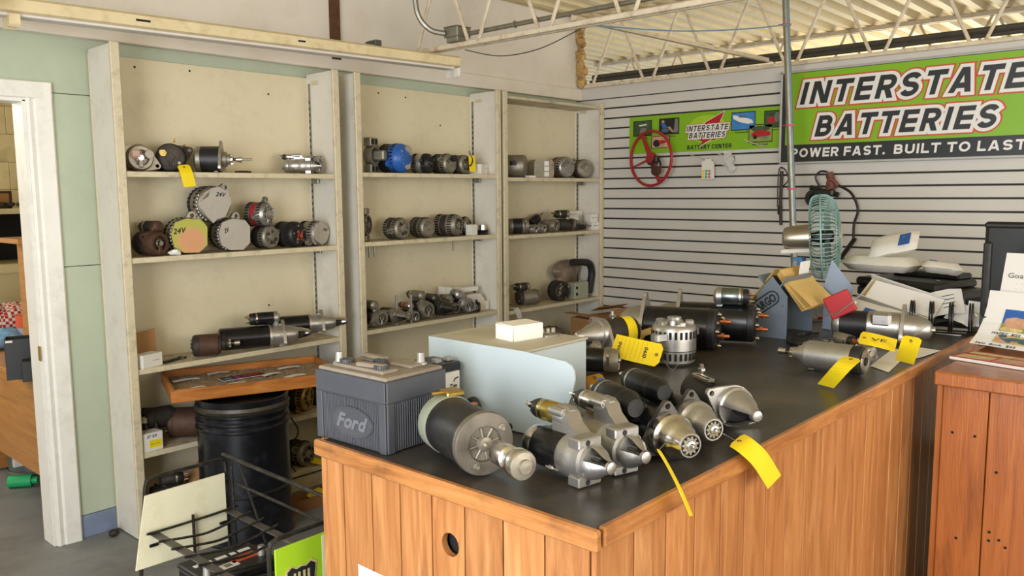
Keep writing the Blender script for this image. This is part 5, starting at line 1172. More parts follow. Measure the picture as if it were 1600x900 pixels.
# second shelf
z = S1[1]
t = starter('rust-brown starter with a round open nose at the left end of the second shelf', S(232, z, -.17), R(-75), .058, .10, m_iron, m_iron, 'open', m_brown, (.03, .07, .5, .085, -.06, m_iron), .062)
COV = [(.88*math.cos(a), .88*math.sin(a)) for a in [i*2*PI/20 for i in range(20)]]
OCT = [(1.0, .45), (.7, .85), (-.1, .97), (-.75, .75), (-.98, .1), (-.85, -.6), (-.35, -.93), (.5, -.95), (.95, -.55)]
m_tap = mat('orange_tape_cover', '#c98f63', .5, 0, .03, 8); t_ = m_tap.node_tree
def radial(m, edge):              # tape that is green round its rim
    N = m.node_tree.nodes; L = m.node_tree.links; b = N['Principled BSDF']; tc = N.new('ShaderNodeTexCoord'); gr = N.new('ShaderNodeTexGradient'); gr.gradient_type = 'SPHERICAL'; mp = N.new('ShaderNodeMapping')
    mp.inputs['Scale'].default_value = (10.5, 10.5, 10.5); mp.inputs['Location'].default_value = (-.6, -.10, -.65); L.new(tc.outputs['Object'], mp.inputs['Vector']); L.new(mp.outputs['Vector'], gr.inputs['Vector'])
    mx = N.new('ShaderNodeMixRGB'); mx.inputs[1].default_value = lin(edge)+(1,); src = b.inputs['Base Color'].links[0].from_socket
    rp = N.new('ShaderNodeValToRGB'); rp.color_ramp.elements[0].position = .12; rp.color_ramp.elements[1].position = .42
    L.new(gr.outputs['Fac'], rp.inputs['Fac']); L.new(rp.outputs['Color'], mx.inputs[0]); L.new(src, mx.inputs[2]); L.new(mx.outputs[0], b.inputs['Base Color'])
radial(m_tap, '#a8a53c')
A24 = dict(ears=((R(75), 1.15),))
alternator('alternator with a green and orange taped face marked 24V on the second shelf', S(287, z, -.15), R(-92), .088, .15, m_alud, m_iron, group=None, cover=([(y*.95, z_*.95) for y, z_ in OCT], m_tap, '24V', (.75, .05, 0.15, -.75, .32)), **A24) if False else None
def covered(label, p, yaw, r, poly, m, txt, thp, roll=0, ears=((R(75), 1.15),), h=None, L=.15):
    t = alternator(label, p, yaw, r, L, m_alud, m_iron, False, ears, 6, roll=roll, stator=m_alud, face_style='none')
    M = Tr(0, 0, r) @ Rt(roll, 'X'); b = L/2
    cv = G(M).prism([(y*r, z_*r) for y, z_ in poly], b*.95, b*1.07).obj('face_cover', m, t, 0)
    if txt:
        y, z_, w_, h_, ang = thp; F = M @ Tr(b*1.08, y*r, z_*r) @ frame((0, 0, 0), (0, math.cos(ang), math.sin(ang)), (0, -math.sin(ang), math.cos(ang)))
        text(txt, F, w_*r, h_*r, m_ink, cv, .0010, .3, 'handwriting')
    g = G(M)
    for i in range(9): a = R(150+i*11); g.box((b*.80, r*1.0*math.cos(a), r*1.0*math.sin(a)), (b*.22, .006, .010), .001)
    g.obj('rim_teeth', m_alu, t); return t
covered('alternator with a green and orange taped face marked 24V on the second shelf', S(290, z, -.16), R(-100), .088, OCT, m_tap, '24V', (-.85, .12, .62, .30, .12))
covered('large alternator with a grey covered face marked 24V, stacked on top of two others', (xat(327, -.15, z+.18), -.15, z+.150), R(-95), .090, [(.95, .1), (.75, .7), (.2, .98), (-.25, .85), (-.35, .45), (-1.0, .05), (-.45, -.75), (-.15, -1.05), (.1, -.8), (.55, -.72)], m_cover, '24V', (.05, .45, .5, .24, -.1), ears=((R(50), 1.2), (R(215), 1.25)))
covered('alternator with a grey octagonal face cover, right of the orange-taped one', S(358, z, -.16), R(-96), .084, OCT, m_cover, '2V', (-.62, .1, .25, .28, .3))
alternator('silver and red alternator lying on top of the second shelf pile', (xat(404, -.15, z+.15), -.15, z+.118), R(-62), .064, .12, m_alu, m_alud, False, ((R(70), 1.3), (R(190), 1.35)), 9, stator=m_red, face_style='spider')
alternator('silver alternator with an open spoked face beneath the red one', S(414, z, -.16), R(-78), .060, .11, m_alud, m_iron, False, ((R(20), 1.2),), 8)
t = alternator('black alternator with red handwritten marks on the second shelf', S(452, z, -.15), R(-72), .068, .14, m_blk2, m_blk2, False, ((R(-40), 1.2),), 7, face_style='plate'); 
text('24', Tr(0, 0, .068) @ frame((.0795, -.035, -.03), (0, 1, 0), (0, 0, 1)), .05, .055, m_signr, t, .001, .2, 'handwriting')
covered('grey covered alternator at the right end of the second shelf', S(487, z, -.16), R(-72), .068, [(1.15, .0), (.85, .55), (.1, .95), (-.6, .8), (-.9, .1), (-.7, -.55), (.1, -.95), (.7, -.7)], m_cover, '24V', (.25, .25, .5, .24, -.3), ears=((R(215), 1.25),), L=.13)
t = thing('paper_scrap', 'crumpled white paper scrap under the orange-taped alternator', 'paper', S(274, z, -.235)); g = G(); g.ball((0, 0, .014), .03, 8, (1.2, .7, .5), .3); g.obj('paper', m_paper, t, 20)
# third shelf
z = S1[2]
t = thing('cardboard_sheet', 'brown cardboard flap standing behind the small white carton on the third shelf', 'cardboard', S(227, z, -.13)); G().prism([(-.06, 0), (.06, 0), (.055, .165), (-.065, .145)], -.003, .003, axis='Y').obj('sheet', m_card, t, 0)
t = thing('small_carton', 'small white printed carton at the left end of the third shelf', 'box', S(231, z, -.225), R(18)); G().box((0, 0, .032), (.115, .07, .064), .001).obj('carton', m_boxw, t, 0); text('- - -', frame((.0, -.0358, .03), (1, 0, 0), (0, 0, 1)), .035, .008, m_ink, t, .001)
t = thing('wrench', 'dark wrench lying beside the small white carton on the third shelf', 'wrench', S(270, z, -.2), R(25)); G().prism([(-.06, -.008), (.05, -.008), (.06, -.02), (.08, -.018), (.075, 0), (.08, .018), (.06, .02), (.05, .008), (-.06, .008)], .002, .012, axis='Z').obj('handle', m_iron, t, 0)
t = starter('rusty brown motor with a steel end button on the third shelf', S(322, z, -.222), R(-26), .055, .12, m_brown, m_iron, 'gear', m_iron, None, .061)
t2 = t; G(Tr(0, 0, .061)).lathe([(.10, .021), (.112, .020), (.113, 0)], 18, cap=False).obj('end_button', m_alu, t)
hd = cdir(R(-22))
p = Vector((xat(486, -.36, z+.07), -.36, z))-hd*.349; starter('long black starter with knurled silver nose housing, in front on the third shelf', p, R(-22), .058, .25, m_blk, m_blk, 'heavy', m_alu, (.034, .10, R(8), .094, .055, m_blk), .070)
p = Vector((xat(543, -.32, z+.10), -.32, z))-hd*.334; starter('long black starter with knurled silver nose housing, behind on the third shelf', p, R(-22), .054, .22, m_blk, m_blk, 'heavy', m_alu, None, .095)
# fourth and fifth shelves
z = S1[3]
t = thing('small_carton', 'white carton with a bright yellow label on the fourth shelf', 'box', S(234, z, -.225), R(5)); G().box((0, 0, .045), (.10, .07, .09), .001).obj('carton', m_boxw, t, 0); G().box((.012, -.0356, .035), (.062, .001, .036), 0).obj('yellow_label', m_yel, t, 0)
text('27 2X', frame((-.03, -.0358, .068), (1, 0, 0), (0, 0, 1)), .05, .013, m_ink, t, .0006, .2, 'handwriting'); text('- -  - -', frame((-.01, -.0364, .03), (1, 0, 0), (0, 0, 1)), .04, .012, m_ink, t, .001)
t = thing('bottle', 'dark little bottle with a white cap behind the yellow-labelled carton', 'bottle', S(230, z, -.145)); G().lathe([(0, .026), (.09, .026), (.105, .018), (.115, .018)], 16, axis='Z').obj('bottle_body', m_plast, t); G().lathe([(.115, .02), (.14, .019)], 14, axis='Z').obj('cap', m_boxw, t)
starter('greasy grey motor standing at the back left of the fourth shelf', S(255, z, -.125), R(178), .054, .11, m_iron, m_iron, 'open', m_iron, None, .12)
starter('dull red-brown drum motor with a shaft on the fourth shelf', S(292, z, -.165), R(-38), .075, .16, m_brown, m_brown, 'gear', m_iron, None, .080)
alternator('tarnished alternator with a coiled face right of the drum on the fourth shelf', S(468, z+.0, -.16), R(-60), .075, .12, m_brass, m_iron, False, ((R(220), 1.2),), 8)
t = thing('bracket_parts', 'dark bracket plates leaning at the right end of the fourth shelf', 'bracket', S(492, z, -.10)); G().box((0, 0, .09), (.05, .10, .18), .01).obj('plate', m_iron, t, 0); G().box((.04, .02, .05), (.04, .06, .10), .01).obj('plate', m_iron, t, 0)
g = G(); g.tube(spline([(xat(455, -.29, .42), -.29, .44), (xat(466, -.30, .36), -.30, .36), (xat(455, -.30, .28), -.30, .28), (xat(452, -.29, .2), -.29, .2), (xat(462, -.28, .13), -.28, .13)]), .004, 6); tag(g.obj('loose_cable', m_rubber, None), 'thin black cable dangling from the fourth shelf beside the drum', 'cable')
z = S1[4]
t = thing('paper_bag', 'brown paper bag on the lowest shelf behind the wire rack', 'bag', S(325, z, -.15), R(10)); G().prism([(-.10, 0), (.10, 0), (.11, .10), (.07, .17), (-.02, .15), (-.10, .06)], -.05, .05, axis='Y').obj('bag', m_card, t, 0)
t = starter('black greasy motor on the lowest shelf behind the cream panel', S(268, z, -.17), R(160), .045, .12, m_iron, m_iron, 'open', m_iron, (.03, .06, 0, .07, -.04, m_iron), .05)
alternator('dusty silver alternator on the lowest shelf right of the drum', S(468, z, -.17), R(-75), .07, .13, m_alud, m_iron, False, ((R(150), 1.2),), 7)
tagcard('yellow tag lying on the lowest shelf next to the dusty alternator', card_frame((xat(486, -.22, z+.02), -.22, z+.03), (.6, -.6, -.2), (.5, .6, .3)), .08, .05, .1)
t = thing('cardboard_tray', 'brown cardboard tray on the floor under the first bookcase shelves', 'box', (xat(478, -.42, 0), -.42, 0), 0); G().box((0, 0, .012), (.36, .20, .02), .002).obj('tray_bottom', m_cardd, t, 0); G().box((0, -.10, .03), (.36, .006, .06)).obj('tray_side', m_cardd, t, 0); G().box((.18, 0, .03), (.006, .2, .06)).obj('tray_side', m_cardd, t, 0)
tagcard('yellow tag lying in the cardboard tray on the floor', card_frame((xat(482, -.44, .03), -.46, .035), (.9, .35, .1), (-.3, .9, .2)), .12, .065, .1)

# middle bookcase
z = S2[0]
t = thing('alternator_housing', 'tall square-lugged grey housing at the left end of the middle top shelf', 'housing', S(576, z, -.15), R(-70)); M = Tr(0, 0, .105)
G(M).lathe([(0, .045), (0, .056), (.05, .056), (.05, .045)], 22, cap=False).obj('ring', m_alud, t); G(M).box((.06, .03, .0), (.08, .05, .06), .008).obj('body', m_alud, t)
for s in (-1, 1):
    p = G(M).box((.02, 0, s*.078), (.05, .085, .052), .004).obj('lug_frame', m_alud, t)
    g = G(M)
    for y in (-.02, .02): g.box((.046, y, s*.08), (.004, .024, .03))
    g.obj('lug_window', m_dark, p, 0)
BL_ = alternator('bright blue alternator with grey tape patches on the middle top shelf', S(614, z, -.15), R(-72), .089, .14, m_blued, m_blk2, False, ((R(200), 1.15),), 7, face_style='none', stator=m_blk2)
M = Tr(0, 0, .089); G(M).lathe([(.05, .0905), (.075, .087), (.095, .07), (.104, .04), (.106, 0)], 28, cap=False).obj('end_cap', m_blued, BL_)
G(M).prism([(.0, .03), (.055, .02), (.06, .06), (.02, .08), (-.01, .065)], .085, .1035).obj('tape_patch', m_cover, BL_, 0); G(M).prism([(-.01, -.035), (.04, -.03), (.035, -.062), (.0, -.068), (-.022, -.055)], .085, .1035).obj('tape_patch', m_cover, BL_, 0)
g = G(M)
for i in range(4): stud(g, (.09, -.05+.004*i, .04-.025*i), (1, -.3, 0), .004, .014)
g.obj('case_bolt', m_alum, BL_)
t = alternator('alternator with a black end cover, right of the blue one', S(659, z, -.15), R(-62), .062, .13, m_blk2, m_alu, False, ((R(170), 1.3),), 6, stator=m_alu, face_style='plate')
t = alternator('grey drum-bodied alternator with a black plug on the middle top shelf', S(692, z, -.15), R(-82), .064, .14, m_alud, m_steel, False, ((R(160), 1.15),), 6, face_style='plate'); G(Tr(0, 0, .064)).cyl((.06, .012, .035), (.095, .012, .035), .022, 14).obj('black_plug', m_plast, t)
t = alternator('alternator with loose wires behind the hanging yellow tag on the middle top shelf', S(719, z, -.16), R(-85), .062, .12, m_alud, m_alud, False, ((R(30), 1.2),), 7); G(Tr(0, 0, .062)).tube(spline([(.075, -.04, .03), (.085, 0, -.01), (.085, .03, .03), (.07, .02, .07), (.04, .05, .09)]), .004, 5).obj('wire', m_plast, t)
tagcard('yellow tag hanging upright at the right of the middle top shelf', card_frame((xat(737, -.235, z+.125), -.235, z+.125), (.02, -.08, -1), (1, 0, 0)), .108, .060, .05, string=[(xat(726, -.2, z+.15), -.2, z+.15), (xat(732, -.22, z+.145), -.22, z+.145), (xat(737, -.236, z+.118), -.236, z+.118)])
t = thing('small_carton', 'long white carton with printed end at the right of the middle top shelf', 'box', S(748, z, -.175), R(25)); G().box((0, 0, .035), (.13, .085, .07), .001).obj('carton', m_boxw, t, 0); text('- - -', frame((.0, -.0428, .04), (1, 0, 0), (0, 0, 1)), .04, .01, m_ink, t, .001)
z = S2[1]
t = thing('alternator_housing', 'upright bare cast end housing at the left of the middle second shelf', 'housing', S(569, z, -.16), R(-60)); M = Tr(0, 0, .098)
G(M).lathe([(0, .05), (0, .062), (.03, .06), (.03, .05)], 22, cap=False).obj('ring', m_alud, t); G(M).lathe([(.005, .018), (.035, .016), (.035, 0)], 14, cap=False).obj('hub', m_alud, t)
for i in range(5): G(M).box((.014, 0, .034), (.012, .008, .04), .002, M=Rt(i*1.257, 'X')).obj('spoke', m_alud, t, 0)
for s in (-1, 1): G(M).box((.012, 0, s*.080), (.03, .06, .036), .004).obj('lug', m_alud, t)
MD = 'alternators in a row on the middle shelf'
alternator('grey alternator with a cone shaft at its left, first of the middle shelf row', S(619, z, -.16), R(-85), .065, .13, m_alud, m_alud, False, ((R(190), 1.35),), 8)
alternator('grey alternator with louvred face, second of the middle shelf row', S(659, z, -.15), R(-85), .064, .13, m_alud, m_alud, False, (), 8, face_style='plate')
t = alternator('widest grey alternator, third of the middle shelf row', S(699, z, -.15), R(-70), .070, .17, m_alud, m_alud, False, ((R(30), 1.15),), 10)
alternator('partly hidden alternator behind the third one of the middle shelf row', S(720, z, -.11), R(-65), .060, .12, m_alud, m_iron, False, (), 7)
t = thing('small_carton', 'small plain white carton on the middle second shelf', 'box', S(737, z, -.215), R(8)); G().box((0, 0, .036), (.065, .05, .072), .001).obj('carton', m_boxw, t, 0)
t = thing('pulley', 'black pulley with a bright steel collar on the middle second shelf', 'pulley', S(754, z, -.2)); G().lathe([(0, .04), (.004, .043), (.016, .034), (.028, .043), (.032, .04), (.032, 0)], 22, axis='Z').obj('pulley_body', m_plast, t); G().lathe([(.032, .026), (.065, .024), (.066, .0)], 18, axis='Z', cap=False).obj('steel_collar', m_alum, t)
z = S2[2]
def mst(label, px, y, yaw, r, nose, sol, **k): return starter(label, S(px, z, y), R(yaw-27), r, .12, m_iron, m_iron, nose, k.pop('nm', m_alud), sol, r*1.25, **k)
mst('first starter from the left on the lower middle shelf, with a round solenoid', 583, -.17, -65, .048, 'open', (.028, .08, R(-15), .08, -.05, m_irid), fl=25)
mst('second starter from the left on the lower middle shelf, with a long half-open snout', 608, -.17, -60, .046, 'wedge', None)
mst('third starter from the left on the lower middle shelf, with a copper band', 635, -.17, -65, .034, 'open', (.022, .06, R(0), .06, -.03, m_ring), nm=m_alu, fl=150)
mst('fourth starter from the left on the lower middle shelf, with a tall diamond flange', 655, -.16, -62, .054, 'open', (.03, .08, R(-10), .092, -.05, m_alud), fl=145)
mst('fifth starter from the left on the lower middle shelf, with a dark domed nose', 682, -.16, -62, .050, 'wedge', (.028, .07, R(-38), .085, -.04, m_steel), nm=m_steel)
mst('sixth starter from the left on the lower middle shelf, partly hidden', 703, -.13, -80, .036, 'open', (.024, .06, R(-20), .07, -.03, m_alud), fl=20)
mst('seventh starter from the left on the lower middle shelf, with a pale round flange', 724, -.18, -78, .048, 'open', (.03, .08, R(-35), .085, -.06, m_irid), nm=m_alu, fl=160)
alternator('small dark motor lying right of the pale flanged starter', S(741, z, -.225), R(-40), .034, .08, m_iron, m_iron, False, ((R(60), 1.3),), 6, cat='motor')
for px_, y in ((620, -.24), (643, -.245)):
    g = G(); p = S(px_, z, y); g.cyl((p[0], p[1], z), (p[0], p[1], z+(.185 if px_ == 620 else .175)), .008, 8); tag(g.obj('steel_rod', m_alu, None), 'bright steel rod standing among the starters, '+('left' if px_ == 620 else 'right')+' one of two', 'rod')
t = thing('small_carton', 'white carton with round window leaning at the right of the lower middle shelf', 'box', S(737, z, -.14), R(-3)); G().prism([(-.08, 0), (.085, 0), (.085, .075), (.05, .115), (-.08, .115)], -.04, .04, axis='Y').obj('carton', m_boxw, t, 0); G().box((.105, -.02, .03), (.035, .05, .06), .001).obj('end_flap', m_boxw, t, 0)
t = thing('small_carton', 'flat white carton lying on top of the starters at the lower middle shelf', 'box', (xat(727, -.10, z+.15), -.10, z+.134), R(-5)); G().box((0, 0, .015), (.15, .10, .03), .001).obj('carton', m_boxw, t, 0)
t = thing('small_carton', 'small tilted white carton on top of the fifth starter', 'box', (xat(695, -.09, z+.14), -.09, z+.125), R(5)); G().box((0, 0, .026), (.085, .05, .05), .001, M=Rt(.15, 'Y')).obj('carton', m_boxw, t, 0)

# bookcase against the slatwall
z = S3[0]
t = thing('drum_alternator', 'plain grey drum-shaped alternator at the left of the far top shelf', 'alternator', S(806, z, -.14), R(-60)); G(Tr(0, 0, .082)).lathe([(-.07, .07), (-.06, .082), (.06, .082), (.07, .076), (.072, 0)], 26).obj('drum_body', m_alud, t); G(Tr(0, 0, .082)).box((0, -.083, .02), (.05, .01, .03), .003).obj('terminal_block', m_plast, t)
t = thing('regulator_box', 'grey box with a column of white switches on the far top shelf', 'electrical box', S(845, z, -.14), R(-20)); G().prism(rrect(.17, .135, .03), -.05, .05, axis='Y').obj('box_body', m_alud, t)
t.location.z += .0675
for k in range(3): G().box((.02, -.052, .04-.04*k), (.04, .006, .034), .002).obj('switch_plate', m_boxw, t, 0)
t = thing('paper_scrap', 'small white paper slip on the far top shelf between the grey boxes', 'paper', S(829, z, -.22)); G().box((0, 0, .008), (.07, .04, .016), .002).obj('paper', m_paper, t, 0)
alternator('silver alternator with louvred face and ear on the far top shelf', S(878, z, -.15), R(-100), .080, .13, m_alu, m_alud, False, ((R(30), 1.3),), 7, face_style='plate', stator=m_ring)
alternator('dark grey alternator at the right end of the far top shelf', S(908, z, -.16), R(-110), .072, .13, m_alud, m_alud, False, (), 7, face_style='plate')
z = S3[1]
starter('black starter with a bright open nose at the left of the far second shelf', S(806, z, -.15), R(-40), .055, .11, m_blk2, m_alud, 'open', m_alud, None, .058)
starter('black starter tilted upward behind the small silver pair on the far second shelf', (xat(834, -.10, z+.07), -.10, z), R(15), .036, .12, m_blk, m_blk, 'gear', m_alu, None, .085, pitch=-.35)
for px_, lb in ((826, 'left one of two small silver starters on the far second shelf'), (839, 'right one of two small silver starters on the far second shelf')): starter(lb, S(px_, z, -.19), R(-85), .030, .07, m_irid, m_alu, 'open', m_alu, None, .034, fl=10)
starter('silver starter with a wide round nose, mid-row on the far second shelf', S(856, z, -.16), R(-85), .046, .09, m_alud, m_alud, 'open', m_alud, None, .050, fl=25)
starter('dark starter with a long snout and ribbed body on the far second shelf', S(880, z, -.19), R(-25), .045, .12, m_iron, m_iron, 'wedge', m_alud, (.03, .07, 0, .08, -.05, m_iron), .052)
starter('little black motor in front of the white cartons on the far second shelf', S(905, z, -.23), R(-5), .028, .10, m_plast, m_plast, 'gear', m_alud, None, .035)
for px_, y, w_, h_, dz, lb, tx in ((896, -.075, .15, .15, 0, 'tallest white carton with handwriting on the far second shelf', 'Top Box'), (893, -.15, .10, .09, .014, 'slanted open white carton in the middle of the far second shelf', ''), (926, -.225, .085, .062, 0, 'lower of two stacked white cartons at the right of the far second shelf', ''), (924, -.225, .085, .062, .063, 'upper of two stacked white cartons at the right of the far second shelf', '')):
    t = thing('small_carton', lb, 'box', (xat(px_, y, z+dz), y, z+dz), R(-6)); G().box((0, 0, h_/2), (w_, .06, h_), .001, M=Rt(.25, 'Y') if px_ == 897 else None).obj('carton', m_boxw, t, 0)
    if tx: scribble(frame((-.06, -.031, h_-.035), (1, 0, 0), (0, 0, 1)), .07, .018, t, 3, .001); scribble(frame((-.06, -.031, h_-.062), (1, 0, 0), (0, 0, 1)), .07, .012, t, 5, .001)
    elif px_ > 920: text('- -', frame((-.02, -.031, h_*.5), (1, 0, 0), (0, 0, 1)), .045, .012, m_ink, t, .002)
t = None
z = S3[2]
starter('dull silver starter with a wide open collar at the left of the far third shelf', S(822, z, -.16), R(-20), .055, .14, m_alud, m_iron, 'open', m_alud, (.03, .07, R(-10), .082, -.08, m_iron), .062)
alternator('dark alternator with a brass-coloured centre on the far third shelf', S(872, z, -.17), R(-95), .075, .11, m_iron, m_iron, False, (), 12, stator=m_iron).children
G(Tr(*(S(872, z, -.17)))).add([], []) 
t = thing('control_box', 'pale green-grey metal box on the far third shelf', 'electrical box', S(903, z, -.205), R(-5)); G().box((0, 0, .065), (.16, .08, .13), .004).obj('box_body', m_sage, t)
for k in range(2): G().box((-.055, -.041, .04+.05*k), (.02, .003, .02)).obj('socket', m_dark, t, 0)
G().cyl((.0, -.02, .13), (0, -.02, .15), .006, 8).obj('knob', m_alud, t)
t = thing('plastic_bag', 'brown-tinted plastic bag of parts behind the alternator on the far third shelf', 'bag', (xat(884, -.085, z+.2), -.085, z)); 
g = G(); g.ball((0, 0, .215), .095, 20, (1.75, .55, .85), .05); g.box((0, .0, .15), (.24, .10, .16), .04); g.box((-.02, .01, .07), (.2, .08, .13), .03); g.obj('bag', m_brbag, t, 70)
g = G(); x0, x1 = xat(904, -.215, z+.27), xat(926, -.215, z+.2)
g.tube(spline([(x0-.07, -.205, z+.285), (x0, -.205, z+.285), (x1-.04, -.205, z+.265), (x1, -.205, z+.19), (x1-.02, -.205, z+.1), (x1-.04, -.205, z+.032)], 6), .028, 12); tag(g.obj('hose_elbow', m_rubber, None), 'bent thick black hose at the right of the far third shelf', 'hose')
t = thing('clear_bag', 'small clear plastic bag drooping over the left edge of the far third shelf', 'bag', S(802, z, -.25)); g = G(); g.strip([(0, .05, .012), (0, -.025, .014), (.02, -.03, -.02), (.035, -.03, -.06)], (.05, 0, 0), .004); g.obj('bag', m_clear, t, 30)
# cardboard box below, and things under the far bookcase
t = thing('cardboard_box', 'large open cardboard box with a dark printed label below the far bookcase shelf', 'box', (-.02, -.62, .40), R(-12))
t.location = (-.305, -.55, 0); 
G().box((0, 0, .36), (.48, .34, .72), .003).obj('carton', m_card, t, 0)
for (c, d, ry) in (((.10, -.16, .755), (.36, .14, .004), .5), ((-.2, .1, .74), (.08, .3, .004), 0), ((.14, .15, .76), (.3, .1, .004), -.4)): G(Tr(*c) @ Rt(ry, 'X')).box((0, 0, 0), d, 0).obj('flap', m_card, t, 0)
LB = frame((-.205, -.1712, .635), (1, 0, 0), (0, 0, 1)); G(LB).box((.06, .02, 0), (.15, .05, .002), 0).obj('printed_label', m_signk, t, 0); G(LB).box((.15, .02, 0), (.028, .045, .002), 0).obj('label_end', m_boxw, t, 0); g = G(LB)
for k in range(9): g.box((.012+.0125*k, .02, .0012), (.006 if k % 3 else .009, .026, .001))
tag(g.obj('worn_print', mat('worn_purple_print', '#4a4252', .7), t, 0), kind='stuff')
t = thing('plastic_bag', 'dusty grey plastic bundle on the fourth shelf of the far bookcase', 'bag', S(858, S3[3], -.15)); g = G(); g.ball((0, 0, .125), .11, 16, (1.7, .8, 1.0), .06); g.obj('bag', m_brbag, t, 60)
starter('dark motor lying on the fourth shelf of the far bookcase', S(908, S3[3], -.19), R(-30), .05, .12, m_iron, m_iron, 'open', m_iron, None, .05)
# ================================================================== DRUM, TRAY, RACK
DX, DY, DR, DH = xat(381, -.54, .5), -.54, .212, .700
t = thing('steel_drum', 'black steel drum standing in front of the bookcase under the wooden tray', 'drum', (DX, DY, 0))
pr = [(0, DR), (.012, DR+.006), (.02, DR)]
for zz in (.25, .56, .595, .63): pr += [(zz-.012, DR), (zz-.004, DR+.007), (zz+.004, DR+.007), (zz+.012, DR)]
pr += [(DH-.03, DR), (DH-.012, DR+.004), (DH-.002, DR+.006), (DH, DR+.002), (DH-.003, DR-.008), (DH-.02, DR-.01), (DH-.02, 0)]
m_drum = mat('scuffed_black_drum', '#14151a', .28, .15, .2, 12, ('#4b4f5a', .35, 10))
G().lathe(pr, 48, axis='Z').obj('drum_body', m_drum, t)
G().lathe([(DH-.06, DR+.003), (DH-.045, DR+.010), (DH-.03, DR+.003)], 48, axis='Z', cap=False).obj('clamp_ring', m_steel, t)
# tray on the drum: shallow wooden box of floor sweepings
TB = Vector((-3.662, -.485, 0)); ta = R(-20); TL_, TW = .80, .50
t = thing('wooden_tray', 'orange wooden tray full of grit, labels and scraps on top of the drum', 'tray', (TB.x, TB.y, DH), ta)
G().box((TL_/2, TW/2, .006), (TL_-.02, TW-.02, .012), 0).obj('tray_bottom', m_tray, t, 0)
for c, d in (((TL_/2, .009, .03), (TL_, .018, .06)), ((TL_/2, TW-.009, .03), (TL_, .018, .06)), ((.009, TW/2, .03), (.018, TW-.037, .06)), ((TL_-.009, TW/2, .03), (.018, TW-.037, .06))): G().box(c, d, .003).obj('tray_side', m_tray, t, 0)
vs = []; fs = []; n, k = 36, 24
for i in range(n):
    for j in range(k): vs.append((.019+(TL_-.038)*i/(n-1), .019+(TW-.038)*j/(k-1), .026+random.uniform(-.004, .004)))
for i in range(n-1):
    for j in range(k-1): a = i*k+j; fs.append((a, a+k, a+k+1, a+1))
tag(G().add(vs, fs).obj('grit', m_grit, t, 80), kind='stuff')
g = G()
for i in range(260): c = (random.uniform(.03, TL_-.03), random.uniform(.03, TW-.03), .031); g.box(c, (random.uniform(.004, .014), random.uniform(.003, .008), .003), 0, M=None)
tag(g.obj('debris', m_dust, t, 0), kind='stuff')
tw = Matrix.Translation((TB.x, TB.y, DH)) @ Rt(ta, 'Z')
sc_ = 0
for x, y, l, w_, a, m, lb in ((.10, .33, .13, .045, .5, m_paper, 'white label slip lying at the left end of the grit tray'), (.13, .12, .08, .035, .7, m_paper, 'small curled white slip near the front left of the grit tray'), (.27, .42, .11, .035, .4, m_paper, 'pale slip at the back of the grit tray beside the shelf'), (.30, .11, .12, .045, .6, m_paper, 'white label slip at the front middle of the grit tray'), (.50, .25, .10, .035, .7, m_paper, 'white slip right of the picture card in the grit tray'), (.41, .12, .07, .03, .7, m_bwire, 'pale blue slip at the front of the grit tray'), (.62, .37, .12, .03, .4, m_paper, 'white slip towards the back right of the grit tray'), (.60, .15, .11, .04, .6, m_paper, 'white label slip at the front right of the grit tray')):
    p = tw @ Vector((x, y, .034)); t2 = thing('label_slip', lb, 'paper', p, ta+a-.3); G().strip([(-l/2, 0, 0), (0, 0, .004), (l/2, 0, .001)], (0, w_, 0), .0008).obj('slip', m, t2, 0)
p = tw @ Vector((.36, .27, .034)); t2 = thing('picture_card', 'dark coloured picture card lying in the middle of the grit tray', 'card', p, ta+.25); pic(Tr(-.11, -.04, .002), .22, .075, ((m_signk, SQ), (m_redp, [(.5, .2), (.95, .3), (.95, .9), (.5, .8)]), (m_purple, [(.3, .1), (.45, .15), (.45, .7), (.3, .7)]), (m_bwire, [(.05, .2), (.25, .2), (.25, .6), (.05, .6)])), t2); G().box((0, -.002, 0), (.222, .077, .002), 0).obj('card', m_paper, t2, 0)
# wire rack with battery
XL, XR, YB_, YF_, ZT = -4.24, -3.955, -1.50, -2.235, .735
t = thing('wire_rack', 'dark wire battery rack with a cream back panel, left of the counter', 'rack', (XL, YB_, 0)); wx = XR-XL; dy = YF_-YB_
def rod(nm, pts, r_=.0065, m=m_rackw, n=8, sm=True): return G().tube(spline(pts, 5) if sm else pts, r_, n).obj(nm, m, t)
rod('back_frame', [(-.055, -.0, 0), (-.036, -.0, .35), (0, .0, ZT-.03), (.006, 0, ZT-.006), (.03, 0, ZT), (wx-.02, 0, ZT), (wx-.004, 0, ZT-.006), (wx, 0, ZT-.03), (wx, 0, .35), (wx, 0, 0)], sm=False)
rod('front_frame', [(0, dy, 0), (0, dy, ZT-.03), (.006, dy, ZT-.006), (.03, dy, ZT), (wx-.02, dy, ZT), (wx, dy, ZT-.03), (wx, dy, 0)], sm=False)
rod('side_rail', [(wx+.006, .03, ZT+.006), (wx+.006, dy, ZT-.0)], sm=False); rod('side_rail', [(wx+.006, .0-.05, ZT-.08), (wx+.006, dy, ZT-.085)], .005, sm=False)
rod('side_brace', [(wx+.012, -.06, ZT+.01), (wx+.012, -.22, ZT-.25)], .004, sm=False); rod('side_brace', [(wx+.004, -.03, ZT-.01), (wx+.004, -.05, .1)], .004, sm=False)
for x in (.012, wx-.012): G().box((x, dy/2, .555), (.030, -dy-.02, .004), .001).obj('flat_bar', m_rackf, t, 0)
for i in range(8):
    y = -.03-.085*i; s = .0 if i == 0 else .02
    rod('shelf_wire', [(-.015, y, .562), (wx*.25, y, .560-s*.6), (wx*.5, y, .560-s), (wx*.75, y, .560-s*.6), (wx+.02, y, .564)], .0045, n=6)
rod('stay', [(wx*.5, -.028, .58), (wx*.5, -.028, .44)], .005, sm=False)
